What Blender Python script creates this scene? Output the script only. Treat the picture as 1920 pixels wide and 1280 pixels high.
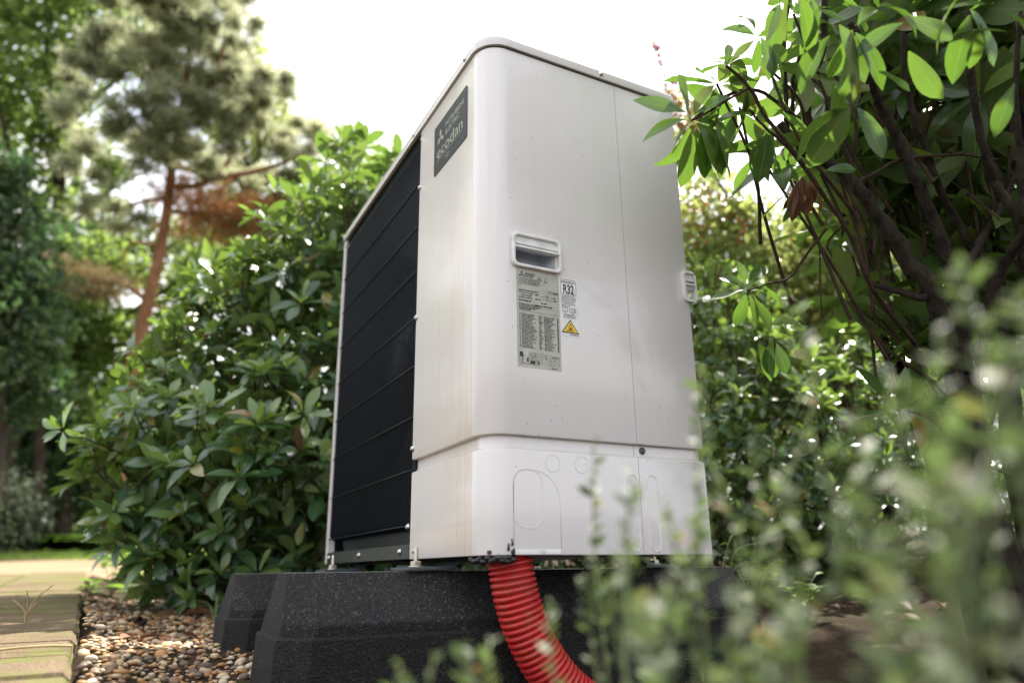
import bpy, math, random
import numpy as np
from mathutils import Vector, Matrix, Euler

for o in list(bpy.data.objects):
    bpy.data.objects.remove(o, do_unlink=True)
SC = bpy.context.scene
COL = SC.collection
rng = np.random.default_rng(7)
random.seed(7)
PI = math.pi

# ------------------------------------------------------------ camera
CP = np.array([2.13836, -0.51894, -0.02311])
YAW, PITCH, ROLL, FPX = -1.086275, 0.305464, -0.0138815, 1358.672
FW = np.array([math.sin(YAW)*math.cos(PITCH), math.cos(YAW)*math.cos(PITCH), math.sin(PITCH)])
_r = np.array([math.cos(YAW), -math.sin(YAW), 0.0]); _u = np.cross(_r, FW)
RT = _r*math.cos(ROLL) + _u*math.sin(ROLL)
UP = -_r*math.sin(ROLL) + _u*math.cos(ROLL)
cd = bpy.data.cameras.new('camera'); cam = bpy.data.objects.new('camera', cd); COL.objects.link(cam)
cam.matrix_world = Matrix(((RT[0], UP[0], -FW[0], CP[0]), (RT[1], UP[1], -FW[1], CP[1]), (RT[2], UP[2], -FW[2], CP[2]), (0, 0, 0, 1)))
cd.sensor_width = 36.0; cd.lens = FPX/1920*36.0
cd.clip_start = 0.02; cd.clip_end = 3000
cd.dof.use_dof = True; cd.dof.focus_distance = 1.38; cd.dof.aperture_fstop = 2.2
SC.camera = cam

# ------------------------------------------------------------ sky, sun, exposure
SUN_DIR = Vector((-0.42, 0.50, 1.15)).normalized()          # towards the sun: behind the unit, high
w = bpy.data.worlds.new('World'); SC.world = w; w.use_nodes = True
nt = w.node_tree; nt.nodes.clear()
sky = nt.nodes.new('ShaderNodeTexSky'); sky.sky_type = 'NISHITA'; sky.sun_disc = False
sky.sun_elevation = math.asin(SUN_DIR.z); sky.sun_rotation = math.atan2(SUN_DIR.x, SUN_DIR.y)
sky.air_density = 1.0; sky.dust_density = 4.0; sky.ozone_density = 1.0; sky.altitude = 0
bg = nt.nodes.new('ShaderNodeBackground'); bg.inputs['Strength'].default_value = 0.15
wo = nt.nodes.new('ShaderNodeOutputWorld')
wc = nt.nodes.new('ShaderNodeTexCoord'); wn = nt.nodes.new('ShaderNodeTexNoise'); wn.inputs['Scale'].default_value = 2.6; wn.inputs['Detail'].default_value = 6.0; wn.inputs['Roughness'].default_value = 0.55
wr = nt.nodes.new('ShaderNodeValToRGB'); wr.color_ramp.elements[0].position = 0.36; wr.color_ramp.elements[0].color = (0.25, 0.25, 0.25, 1); wr.color_ramp.elements[1].position = 0.56
wm_ = nt.nodes.new('ShaderNodeMix'); wm_.data_type = 'RGBA'; wm_.inputs[7].default_value = (4.5, 4.5, 4.5, 1)      # broken white cloud over the sky
nt.links.new(wc.outputs['Generated'], wn.inputs['Vector']); nt.links.new(wn.outputs[0], wr.inputs[0]); nt.links.new(wr.outputs[0], wm_.inputs[0])
nt.links.new(sky.outputs[0], wm_.inputs[6]); nt.links.new(wm_.outputs[2], bg.inputs[0]); nt.links.new(bg.outputs[0], wo.inputs[0])
sl = bpy.data.lights.new('sun', 'SUN'); sl.energy = 5.0; sl.angle = math.radians(0.6); sl.color = (1.0, 0.94, 0.84)
so = bpy.data.objects.new('sun', sl); COL.objects.link(so)
so.rotation_euler = SUN_DIR.to_track_quat('Z', 'Y').to_euler(); so.location = (0, 0, 8)
SC.view_settings.view_transform = 'Standard'; SC.view_settings.look = 'None'
SC.view_settings.exposure = 1.7; SC.view_settings.gamma = 1.0
SC.render.engine = 'CYCLES'
cy = SC.cycles; cy.use_denoising = True; cy.max_bounces = 8; cy.transparent_max_bounces = 8
cy.diffuse_bounces = 4; cy.glossy_bounces = 3; cy.transmission_bounces = 4
cy.sample_clamp_indirect = 6.0

# ------------------------------------------------------------ helpers
def ray(px, py):
    d = FW*FPX + RT*(px-960) - UP*(py-640)
    return d/np.linalg.norm(d)
def at(px, py, dist):
    return CP + ray(px, py)*dist
def pxr(n, dist):                                  # metres that n photo pixels span at a distance
    return n*dist/FPX
def ground_z(x, y):
    x = np.asarray(x, float); y = np.asarray(y, float)
    z = -0.188 + 0.038*np.clip(0.13-x, 0, 25) - 0.055*np.clip(x-0.3, 0, 0.9)
    z = z + 0.075*np.clip(y-0.75, 0, 5)
    return z
def path_z(x): return -0.15 + 0.036*(0.9-x)
def path_edge(x): return -0.552 - 0.030*(0.95-x)

def tag(o, label=None, cat=None, group=None, kind=None):
    if label: o['label'] = label
    if cat: o['category'] = cat
    if group: o['group'] = group
    if kind: o['kind'] = kind
    return o
def empty(name, loc=(0, 0, 0), parent=None):
    o = bpy.data.objects.new(name, None); COL.objects.link(o); o.location = loc; o.empty_display_size = 0.05
    if parent: o.parent = parent
    return o
def link(name, me, parent=None, mat=None):
    o = bpy.data.objects.new(name, me); COL.objects.link(o)
    if mat is not None and len(me.materials) == 0: me.materials.append(mat)
    if parent is not None:
        o.parent = parent
        if parent.type == 'EMPTY': o.matrix_parent_inverse = Matrix.Translation(-Vector(parent.location))
    return o
def mesh_np(name, V, F, smooth=False, mid=None):
    V = np.asarray(V, np.float32); F = np.asarray(F, np.int32); k = F.shape[1]
    me = bpy.data.meshes.new(name)
    me.vertices.add(len(V)); me.vertices.foreach_set('co', V.ravel())
    me.loops.add(F.size); me.loops.foreach_set('vertex_index', F.ravel())
    me.polygons.add(len(F)); me.polygons.foreach_set('loop_start', np.arange(0, F.size, k, dtype=np.int32))
    me.polygons.foreach_set('loop_total', np.full(len(F), k, np.int32))
    if smooth: me.polygons.foreach_set('use_smooth', np.ones(len(F), bool))
    me.update(calc_edges=True); me.validate()
    if mid is not None:
        a = me.attributes.new('midrib', 'FLOAT', 'POINT'); a.data.foreach_set('value', np.asarray(mid, np.float32))
    return me

class MB:
    """collects shapes for one mesh"""
    def __init__(s): s.V = []; s.F = []; s.S = []
    def add(s, V, F, smooth=False):
        b = len(s.V); s.V += [tuple(v) for v in V]
        for f in F: s.F.append(tuple(i+b for i in f)); s.S.append(smooth)
        return s
    def box(s, x0, x1, y0, y1, z0, z1):
        return s.add([(x0, y0, z0), (x1, y0, z0), (x1, y1, z0), (x0, y1, z0), (x0, y0, z1), (x1, y0, z1), (x1, y1, z1), (x0, y1, z1)],
                     [(3, 2, 1, 0), (4, 5, 6, 7), (0, 1, 5, 4), (1, 2, 6, 5), (2, 3, 7, 6), (3, 0, 4, 7)])
    def tube(s, pts, rad, n=8, cap=True, closed=False):
        pts = [np.asarray(p, float) for p in pts]; m = len(pts)
        if not hasattr(rad, '__len__'): rad = [rad]*m
        V = []; prev = None
        for i in range(m):
            if closed: t = pts[(i+1) % m]-pts[i-1]
            else: t = pts[min(i+1, m-1)]-pts[max(i-1, 0)]
            t = t/(np.linalg.norm(t)+1e-12)
            if prev is None:
                a = np.array([0, 0, 1.0]) if abs(t[2]) < 0.9 else np.array([1.0, 0, 0])
                e1 = np.cross(t, a)
            else: e1 = prev - t*(prev@t)
            e1 /= np.linalg.norm(e1); prev = e1; e2 = np.cross(t, e1)
            for k in range(n):
                a = 2*PI*k/n; V.append(pts[i]+rad[i]*(e1*math.cos(a)+e2*math.sin(a)))
        F = []
        for i in range(m if closed else m-1):
            j = (i+1) % m
            for k in range(n): F.append((i*n+k, i*n+(k+1) % n, j*n+(k+1) % n, j*n+k))
        s.add(V, F, True)
        if cap and not closed:
            b = len(s.V)-m*n
            s.F.append(tuple(b+k for k in range(n))[::-1]); s.S.append(False)
            s.F.append(tuple(b+(m-1)*n+k for k in range(n))); s.S.append(False)
        return s
    def lathe(s, c, axis, prof, n=16):
        """prof: list of (distance along axis, radius)"""
        c = np.asarray(c, float); ax = np.asarray(axis, float); ax /= np.linalg.norm(ax)
        a = np.array([0, 0, 1.0]) if abs(ax[2]) < 0.9 else np.array([1.0, 0, 0])
        e1 = np.cross(ax, a); e1 /= np.linalg.norm(e1); e2 = np.cross(ax, e1)
        V = []; F = []
        for h, r in prof:
            for k in range(n):
                t = 2*PI*k/n; V.append(c+ax*h+r*(e1*math.cos(t)+e2*math.sin(t)))
        for i in range(len(prof)-1):
            for k in range(n): F.append((i*n+k, i*n+(k+1) % n, (i+1)*n+(k+1) % n, (i+1)*n+k))
        s.add(V, F, n > 8)
        b = len(s.V)-len(prof)*n
        s.F.append(tuple(b+k for k in range(n))[::-1]); s.S.append(False)
        s.F.append(tuple(b+(len(prof)-1)*n+k for k in range(n))); s.S.append(False)
        return s
    def prism(s, poly, fn0, fn1):
        """poly list of 2d; fn map 2d -> 3d for both caps"""
        n = len(poly); b = len(s.V)
        V = [fn0(p) for p in poly]+[fn1(p) for p in poly]
        F = [tuple(range(n))[::-1], tuple(range(n, 2*n))]+[(i, (i+1) % n, n+(i+1) % n, n+i) for i in range(n)]
        return s.add(V, F)
    def build(s, name, mat, parent=None, bevel=0, recalc=True):
        me = bpy.data.meshes.new(name); me.from_pydata([tuple(map(float, v)) for v in s.V], [], s.F)
        me.polygons.foreach_set('use_smooth', s.S)
        if recalc:
            import bmesh
            bm = bmesh.new(); bm.from_mesh(me); bmesh.ops.recalc_face_normals(bm, faces=bm.faces[:]); bm.to_mesh(me); bm.free()
        me.update()
        o = link(name, me, parent, mat)
        if bevel:
            m = o.modifiers.new('bevel', 'BEVEL'); m.width = bevel; m.segments = 2; m.limit_method = 'ANGLE'; m.angle_limit = math.radians(40)
        return o

# ------------------------------------------------------------ materials
class NT:
    def __init__(s, name):
        s.m = bpy.data.materials.new(name); s.m.use_nodes = True; s.t = s.m.node_tree; s.t.nodes.clear()
        s.out = s.n('ShaderNodeOutputMaterial')
    def n(s, kind, **kw):
        x = s.t.nodes.new(kind)
        for k, v in kw.items(): setattr(x, k, v)
        return x
    def l(s, a, b): s.t.links.new(a, b)
    def val(s, sock, v):
        if hasattr(v, 'links') or isinstance(v, bpy.types.NodeSocket): s.l(v, sock)
        else: sock.default_value = v
    def coord(s, kind='Object'): return s.n('ShaderNodeTexCoord').outputs[kind]
    def mapping(s, vec, scale=(1, 1, 1), loc=(0, 0, 0)):
        m = s.n('ShaderNodeMapping'); s.l(vec, m.inputs[0]); m.inputs['Scale'].default_value = scale; m.inputs['Location'].default_value = loc; return m.outputs[0]
    def noise(s, vec, scale, detail=4, rough=0.55):
        x = s.n('ShaderNodeTexNoise'); s.l(vec, x.inputs['Vector']); x.inputs['Scale'].default_value = scale; x.inputs['Detail'].default_value = detail; x.inputs['Roughness'].default_value = rough
        return x.outputs['Fac']
    def voro(s, vec, scale, out='Distance'):
        x = s.n('ShaderNodeTexVoronoi'); s.l(vec, x.inputs['Vector']); x.inputs['Scale'].default_value = scale; return x.outputs[out]
    def ramp(s, fac, stops, interp='LINEAR'):
        x = s.n('ShaderNodeValToRGB'); s.l(fac, x.inputs[0]); e = x.color_ramp.elements; x.color_ramp.interpolation = interp
        while len(e) < len(stops): e.new(0.5)
        for i, (p, c) in enumerate(stops):
            e[i].position = p; e[i].color = (c, c, c, 1) if not hasattr(c, '__len__') else (*c[:3], 1)
        return x.outputs[0]
    def mix(s, fac, a, b, mode='MIX'):
        x = s.n('ShaderNodeMix', data_type='RGBA', blend_type=mode)
        s.val(x.inputs[0], fac)
        for i, v in ((6, a), (7, b)):
            if isinstance(v, tuple): x.inputs[i].default_value = (*v[:3], 1)
            else: s.l(v, x.inputs[i])
        return x.outputs[2]
    def math(s, op, a, b=0.0, clamp=False):
        x = s.n('ShaderNodeMath', operation=op, use_clamp=clamp); s.val(x.inputs[0], a); s.val(x.inputs[1], b); return x.outputs[0]
    def bump(s, h, strength=0.3, dist=0.01):
        x = s.n('ShaderNodeBump'); s.l(h, x.inputs['Height']); x.inputs['Strength'].default_value = strength; x.inputs['Distance'].default_value = dist; return x.outputs[0]
    def bsdf(s, col, rough=0.5, metal=0.0, spec=0.5, normal=None, coat=0.0, cr=0.03):
        p = s.n('ShaderNodeBsdfPrincipled')
        if isinstance(col, tuple): p.inputs['Base Color'].default_value = (*col[:3], 1)
        else: s.l(col, p.inputs['Base Color'])
        s.val(p.inputs['Roughness'], rough); s.val(p.inputs['Metallic'], metal); p.inputs['Specular IOR Level'].default_value = spec
        p.inputs['Coat Weight'].default_value = coat
        p.inputs['Coat Roughness'].default_value = cr
        if normal is not None: s.l(normal, p.inputs['Normal'])
        return p.outputs[0]
    def done(s, sh): s.l(sh, s.out.inputs[0]); return s.m

def plain(name, col, rough=0.5, metal=0.0, spec=0.5):
    t = NT(name); v = t.coord(); f = t.noise(v, 40, 3)
    c = t.mix(t.ramp(f, [(0.3, 0.0), (0.7, 1.0)]), tuple(x*0.85 for x in col), tuple(min(1, x*1.1) for x in col))
    return t.done(t.bsdf(c, rough, metal, spec))

def leaf_mat(name, stops, trans=(0.30, 0.42, 0.05), tfac=0.35, rough=0.35, spec=0.5, under=(0.16, 0.2, 0.09), vein=True, spots=False, coat=0.0):
    t = NT(name)
    g = t.n('ShaderNodeNewGeometry'); oi = t.n('ShaderNodeObjectInfo')
    r = t.math('FRACT', t.math('ADD', t.math('MULTIPLY', oi.outputs['Random'], 7.31), g.outputs['Random Per Island']))
    c = t.ramp(r, stops)
    if spots:
        sp = t.ramp(t.noise(g.outputs['Position'], 75, 5, 0.75), [(0.56, 0.0), (0.66, 1.0)])
        c = t.mix(t.math('MULTIPLY', sp, 0.7), c, (0.13, 0.10, 0.015))
    if vein:
        at_ = t.n('ShaderNodeAttribute'); at_.attribute_name = 'midrib'
        c = t.mix(t.ramp(at_.outputs['Fac'], [(0.90, 0.0), (0.97, 0.6)]), c, (0.16, 0.22, 0.07))
    top = t.bsdf(c, rough, 0, spec, None, coat, 0.28)
    und = t.bsdf(t.mix(0.55, c, under), 0.6, 0, 0.3)
    m1 = t.n('ShaderNodeMixShader'); t.l(g.outputs['Backfacing'], m1.inputs[0]); t.l(top, m1.inputs[1]); t.l(und, m1.inputs[2])
    tr = t.n('ShaderNodeBsdfTranslucent'); t.l(t.mix(0.6, c, trans), tr.inputs[0])
    m2 = t.n('ShaderNodeMixShader'); m2.inputs[0].default_value = tfac; t.l(m1.outputs[0], m2.inputs[1]); t.l(tr.outputs[0], m2.inputs[2])
    return t.done(m2.outputs[0])

def paint_mat():
    t = NT('ivory_painted_steel'); v = t.coord(); sx = t.n('ShaderNodeSeparateXYZ'); t.l(v, sx.inputs[0])
    base = t.mix(t.noise(t.mapping(v, (3, 3, 1)), 2.0, 3), (0.635, 0.60, 0.60), (0.665, 0.63, 0.63))
    # rain-run rust coloured streaks on the front, denser beside the rounded corner
    st = t.ramp(t.noise(t.mapping(v, (150, 150, 1.3)), 1.0, 5, 0.6), [(0.50, 0.0), (0.60, 0.9)])
    st2 = t.ramp(t.noise(t.mapping(v, (330, 330, 9), (4, 1, 2)), 1.0, 4, 0.6), [(0.52, 0.0), (0.70, 1.0)])
    fx = t.ramp(sx.outputs[0], [(0.70, 0.12), (0.86, 0.35), (0.985, 0.95), (1.012, 0.85), (1.022, 0.0)])
    fy = t.ramp(t.math('MULTIPLY', sx.outputs[1], 10.0), [(0.0, 1.0), (0.35, 0.0)])
    fz = t.ramp(sx.outputs[2], [(0.0, 1.0), (0.5, 0.75), (1.0, 0.25)])
    m = t.math('MULTIPLY', t.math('MULTIPLY', fx, fy), fz)
    base = t.mix(t.math('MULTIPLY', m, 0.22), base, (0.50, 0.36, 0.20))
    base = t.mix(t.math('MULTIPLY', t.math('MULTIPLY', m, st), 0.42), base, (0.46, 0.27, 0.10))
    base = t.mix(t.math('MULTIPLY', t.math('MULTIPLY', m, st2), 0.5), base, (0.48, 0.26, 0.09))
    # grey wash marks and dark specks everywhere
    gr = t.ramp(t.noise(t.mapping(v, (70, 70, 2.2), (3, 7, 1)), 1.0, 4), [(0.45, 0.0), (0.75, 1.0)])
    base = t.mix(t.math('MULTIPLY', gr, 0.05), base, (0.36, 0.34, 0.32))
    vs = t.n('ShaderNodeSeparateColor'); t.l(t.voro(v, 60, 'Color'), vs.inputs[0])
    dens = t.ramp(vs.outputs[0], [(0.90, 0.0), (0.93, 1.0)])
    sp = t.math('MULTIPLY', t.ramp(t.voro(v, 60), [(0.05, 1.0), (0.085, 0.0)]), dens)
    base = t.mix(t.math('MULTIPLY', sp, 0.8), base, (0.10, 0.08, 0.06))
    rg = t.ramp(t.noise(v, 12, 4), [(0.3, 0.22), (0.7, 0.26)])
    nb = t.bump(t.noise(v, 0.9, 1), 0.012, 0.02)
    return t.done(t.bsdf(base, rg, 0, 0.5, nb, 0.35, 0.06))

def rubber_mat():
    t = NT('recycled_rubber_granulate'); v = t.coord(); g = t.n('ShaderNodeNewGeometry'); sn = t.n('ShaderNodeSeparateXYZ'); t.l(g.outputs['True Normal'], sn.inputs[0])
    n1 = t.noise(v, 420, 3, 0.7); vo = t.voro(v, 330, 'Color')
    sep = t.n('ShaderNodeSeparateColor'); t.l(vo, sep.inputs[0])
    c = t.ramp(sep.outputs[0], [(0.0, (0.006, 0.006, 0.007)), (0.72, (0.008, 0.0085, 0.011)), (0.92, (0.030, 0.030, 0.035)), (1.0, (0.085, 0.08, 0.078))])
    dirt = t.ramp(t.noise(t.mapping(v, (14, 14, 3)), 1.0, 5), [(0.45, 0.0), (0.72, 1.0)])
    c = t.mix(t.math('MULTIPLY', dirt, 0.30), c, (0.035, 0.025, 0.016))
    # wet drip stains below the slope's lip, with the upright faces' shade painted in
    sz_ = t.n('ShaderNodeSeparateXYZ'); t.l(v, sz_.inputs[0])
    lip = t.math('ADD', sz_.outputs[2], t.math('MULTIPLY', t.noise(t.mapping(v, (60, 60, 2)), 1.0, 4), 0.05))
    damp_shade = t.ramp(t.math('ADD', t.math('MULTIPLY', lip, 8.0), 1.0), [(0.33, 1.0), (0.42, 0.0)])
    c = t.mix(t.math('MULTIPLY', damp_shade, 0.62), c, (0.006, 0.005, 0.004))
    h = t.math('ADD', t.voro(v, 330), t.math('MULTIPLY', n1, 0.6))
    return t.done(t.bsdf(c, t.ramp(n1, [(0.35, 0.55), (0.65, 0.9)]), 0, 0.32, t.bump(h, 0.9, 0.004)))

def hose_mat():
    t = NT('dusty_red_plastic'); v = t.coord(); g = t.n('ShaderNodeNewGeometry')
    d = t.ramp(t.noise(v, 45, 5, 0.7), [(0.46, 0.0), (0.70, 1.0)])
    c = t.mix(t.noise(v, 14, 3), (0.40, 0.013, 0.016), (0.50, 0.022, 0.022))
    c = t.mix(t.math('MULTIPLY', d, 0.45), c, (0.22, 0.12, 0.06))
    sp = t.ramp(t.voro(v, 260), [(0.07, 1.0), (0.11, 0.0)])
    c = t.mix(t.math('MULTIPLY', sp, 0.6), c, (0.30, 0.22, 0.14))
    return t.done(t.bsdf(c, t.ramp(t.noise(v, 30, 3), [(0.3, 0.34), (0.7, 0.5)]), 0, 0.5))

def bark_mat(name, a, b, scale=30):
    t = NT(name); v = t.coord(); n = t.noise(t.mapping(v, (1, 1, 0.25)), scale, 6, 0.65)
    c = t.ramp(n, [(0.3, a), (0.7, b)])
    return t.done(t.bsdf(c, 0.85, 0, 0.2, t.bump(n, 0.7, 0.02)))

def soil_mat():
    t = NT('leaf_littered_soil'); v = t.coord()
    n = t.noise(v, 9, 8, 0.65); f = t.noise(v, 90, 5, 0.7)
    c = t.ramp(n, [(0.30, (0.016, 0.011, 0.007)), (0.55, (0.038, 0.026, 0.017)), (0.75, (0.075, 0.050, 0.030))])
    c = t.mix(t.ramp(f, [(0.52, 0.0), (0.66, 0.6)]), c, (0.10, 0.055, 0.03))
    c = t.mix(t.ramp(t.noise(v, 3.1, 4), [(0.55, 0.0), (0.68, 0.55)]), c, (0.045, 0.065, 0.018))
    return t.done(t.bsdf(c, 0.95, 0, 0.1, t.bump(t.math('ADD', n, t.math('MULTIPLY', f, 0.4)), 0.9, 0.03)))

def brick_mat(name='mossy_clay_paver'):
    t = NT(name); oi = t.n('ShaderNodeObjectInfo')
    g = t.n('ShaderNodeNewGeometry'); p = g.outputs['Position']
    n = t.noise(p, 9, 6, 0.65); f = t.noise(p, 260, 4, 0.75)
    c = t.ramp(n, [(0.30, (0.080, 0.059, 0.036)), (0.5, (0.128, 0.093, 0.059)), (0.72, (0.17, 0.126, 0.082))])
    c = t.mix(t.math('MULTIPLY', oi.outputs['Random'], 0.25), c, (0.17, 0.11, 0.07))
    c = t.mix(t.ramp(f, [(0.38, 0.75), (0.52, 0.0)]), c, (0.06, 0.045, 0.028))
    c = t.mix(t.ramp(f, [(0.56, 0.0), (0.66, 0.6)]), c, (0.30, 0.235, 0.17))
    moss = t.math('MULTIPLY', t.ramp(t.noise(p, 11, 7, 0.75), [(0.47, 0.0), (0.58, 0.85)]), t.ramp(t.noise(p, 1.7, 3), [(0.40, 0.35), (0.56, 1.0)]))
    c = t.mix(moss, c, (0.10, 0.125, 0.022))
    return t.done(t.bsdf(c, 0.95, 0, 0.15, t.bump(f, 0.6, 0.003)))

M = {}
M['paint'] = paint_mat()
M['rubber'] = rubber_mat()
M['hose'] = hose_mat()
M['black'] = plain('black_coated_wire', (0.0015, 0.004, 0.008), 0.5, 0, 0.18)
M['bar'] = plain('dark_grille_bar', (0.006, 0.010, 0.014), 0.45, 0, 0.3)
M['dark'] = plain('black_plastic', (0.002, 0.005, 0.009), 0.4, 0, 0.3)
M['base'] = plain('dark_olive_base_steel', (0.030, 0.036, 0.030), 0.45, 0.1)
M['zinc'] = plain('zinc_plated_steel', (0.55, 0.52, 0.44), 0.33, 0.9)
M['steel'] = plain('stainless_screw', (0.5, 0.5, 0.5), 0.28, 1.0)
M['bracket'] = plain('slate_grey_bracket', (0.07, 0.085, 0.09), 0.4, 0.3)
M['alu'] = plain('aluminium_rail', (0.62, 0.61, 0.58), 0.35, 0.9)
M['handle'] = plain('white_moulded_plastic', (0.68, 0.67, 0.67), 0.38)
M['pocket'] = plain('grey_pocket_plastic', (0.42, 0.45, 0.50), 0.35)
M['plate'] = plain('dark_name_plate', (0.006, 0.010, 0.012), 0.25, 0.0, 0.14)
M['silver'] = plain('silver_print', (0.30, 0.31, 0.24), 0.4, 0.3)
M['rating'] = plain('silver_rating_label', (0.36, 0.355, 0.305), 0.38, 0.25)
M['ink'] = plain('black_print', (0.012, 0.012, 0.014), 0.5)
M['sticker'] = plain('white_sticker', (0.66, 0.65, 0.66), 0.35)
M['yellow'] = plain('yellow_print', (0.72, 0.47, 0.02), 0.4)
M['mastic'] = plain('black_mastic', (0.008, 0.008, 0.009), 0.4)
M['soil'] = soil_mat()
M['brick'] = brick_mat()
M['pathbase'] = NT('mossy_joint'); t = M['pathbase']; v = t.coord(); M['pathbase'] = t.done(t.bsdf(t.ramp(t.noise(v, 25, 6, .7), [(0.35, (0.03, 0.025, 0.012)), (0.5, (0.06, 0.075, 0.018)), (0.7, (0.10, 0.12, 0.03))]), 0.95, 0, 0.1, t.bump(t.noise(v, 120, 4), 1.0, 0.01)))

# ============================================================ ground, path, gravel
def sheet(name, xs, ys, zf, mat, kind='structure', parent=None):
    X, Y = np.meshgrid(xs, ys, indexing='ij'); Z = zf(X, Y)
    V = np.stack([X, Y, Z], -1).reshape(-1, 3); n, m = len(xs), len(ys)
    I = np.arange(n*m).reshape(n, m)
    F = np.stack([I[:-1, :-1], I[1:, :-1], I[1:, 1:], I[:-1, 1:]], -1).reshape(-1, 4)
    o = link(name, mesh_np(name, V, F, True), parent, mat)
    if kind: o['kind'] = kind
    return o
def lump(X, Y, s, a, seed=0):
    r = np.random.default_rng(seed); z = 0
    for k in range(5):
        f = s*1.7**k; th = r.uniform(0, 6.28); p = r.uniform(0, 6.28, 2)
        z = z + np.sin(f*(X*math.cos(th)+Y*math.sin(th))+p[0])*np.cos(f*(Y*math.cos(th)-X*math.sin(th))*0.8+p[1])/1.5**k
    return a*z/2.5
def geo(a, b, d0, g):
    out = [a]; d = d0
    while out[-1] < b: out.append(out[-1]+d); d *= g
    return out
near = np.arange(-2.5, 3.01, 0.05)
gx = np.array(sorted([-(v) for v in geo(2.55, 900, 0.1, 1.15)])+list(near)+geo(3.06, 60, 0.2, 1.3))
gy = np.array(sorted([-(v) for v in geo(1.55, 300, 0.1, 1.2)])+list(np.arange(-1.5, 3.51, 0.05))+geo(3.56, 900, 0.15, 1.2))
def soil_z(X, Y):
    z = ground_z(X, Y) + lump(X, Y, 2.3, 0.012, 1) + lump(X, Y, 11, 0.005, 2)
    e = path_edge(X); t = np.clip((e+0.22-Y)/0.22, 0, 1)            # climbs a little towards the path
    z = z + t*t*(path_z(np.clip(X, -12, 3))-0.010-ground_z(X, Y))*(Y > e-0.4)*(X > -9)
    und = (Y < e+0.01) & (X > -9) & (X < 3)                        # below the paving
    z = np.where(und, path_z(X)-0.06, z)
    return z
ground = sheet('ground', gx, gy, soil_z, M['soil'])

# lawn far to the left, sunlit
t = NT('mown_lawn'); v = t.coord()
c = t.ramp(t.noise(v, 1.5, 6, 0.6), [(0.3, (0.060, 0.105, 0.020)), (0.7, (0.115, 0.175, 0.035))])
M['lawn'] = t.done(t.bsdf(c, 0.9, 0, 0.1, t.bump(t.noise(v, 60, 4), 0.8, 0.05)))
lawn = sheet('lawn', np.linspace(-24, -7.4, 40), np.linspace(-9, 3.5, 30), lambda X, Y: np.maximum(ground_z(X, Y), path_z(np.clip(X, -9, 3))-0.1) + 0.04 + lump(X, Y, 1.1, 0.02, 5), M['lawn'])

# brick path: bed + individual bricks where they can be told apart
t = NT('sandy_path'); v = t.coord()
c = t.ramp(t.noise(v, 2.2, 7, 0.65), [(0.3, (0.13, 0.11, 0.05)), (0.5, (0.22, 0.155, 0.10)), (0.8, (0.27, 0.19, 0.12))])
M['sand'] = t.done(t.bsdf(c, 0.95, 0, 0.1, t.bump(t.noise(v, 50, 5), 0.6, 0.02)))
xs = np.linspace(-3.0, 2.6, 60); 
def path_sheet(name, x0, x1, nx, off, mat, w=1.9, ext=0.0):
    X = np.linspace(x0, x1, nx); V = []; F = []
    S = np.array([0.0, 0.006, 0.3, 0.7, 1.2, w])
    for x in X:
        for s in S: V.append((x, path_edge(x)-s+(ext*min(1, max(0, (-3.4-x)/1.5)) if s == 0 else 0), float(path_z(x)+off+lump(np.array(x), np.array(-s), 3, 0.003, 9)) - ((0.09 if ext == 0 else 0.13) if s == 0 else 0)))
    k = len(S)
    for i in range(nx-1):
        for j in range(k-1): F.append((i*k+j, (i+1)*k+j, (i+1)*k+j+1, i*k+j+1))
    o = link(name, mesh_np(name, V, F, False), None, mat); o['kind'] = 'structure'; return o
bed = path_sheet('brick_path', -3.35, 2.4, 60, -0.0050, M['pathbase'])
far = path_sheet('sand_path', -8.6, -3.2, 40, -0.004, M['sand'], 4.5, 1.6)
bmesh_v = []
def brick_mesh(i):
    r = random.Random(i); L, Wd, H = 0.2045, 0.3045, 0.06; b = 0.009
    mb = MB(); n = 5; m = 3; V = []; 
    xs_ = [-L/2, -L/2+b, -L/6, L/6, L/2-b, L/2]; ys_ = [-Wd/2, -Wd/2+b, 0, Wd/2-b, Wd/2]
    for x in xs_:
        for y in ys_:
            e = (abs(x) > L/2-1e-6) or (abs(y) > Wd/2-1e-6)
            V.append((x+r.uniform(-.0015, .0015), y+r.uniform(-.0015, .0015), (-b if e else 0)+r.uniform(-.0008, .0008)))
    ny = len(ys_); F = [(i_*ny+j, (i_+1)*ny+j, (i_+1)*ny+j+1, i_*ny+j+1) for i_ in range(len(xs_)-1) for j in range(ny-1)]
    mb.add(V, F, False)
    ring = [i_*ny for i_ in range(len(xs_))]+[(len(xs_)-1)*ny+j for j in range(1, ny)]+[i_*ny+ny-1 for i_ in range(len(xs_)-2, -1, -1)]+[j for j in range(ny-2, 0, -1)]
    b0 = len(mb.V); mb.V += [(mb.V[k][0], mb.V[k][1], -H) for k in ring]; nr = len(ring)
    for k in range(nr): mb.F.append((ring[k], b0+k, b0+(k+1) % nr, ring[(k+1) % nr])); mb.S.append(False)
    me = bpy.data.meshes.new('paving_brick'); me.from_pydata(mb.V, [], mb.F); me.materials.append(M['brick']); me.update(); return me
BR = [brick_mesh(i) for i in range(6)]
sl_ = math.atan(0.036)
row = 0; x = 1.85
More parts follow.
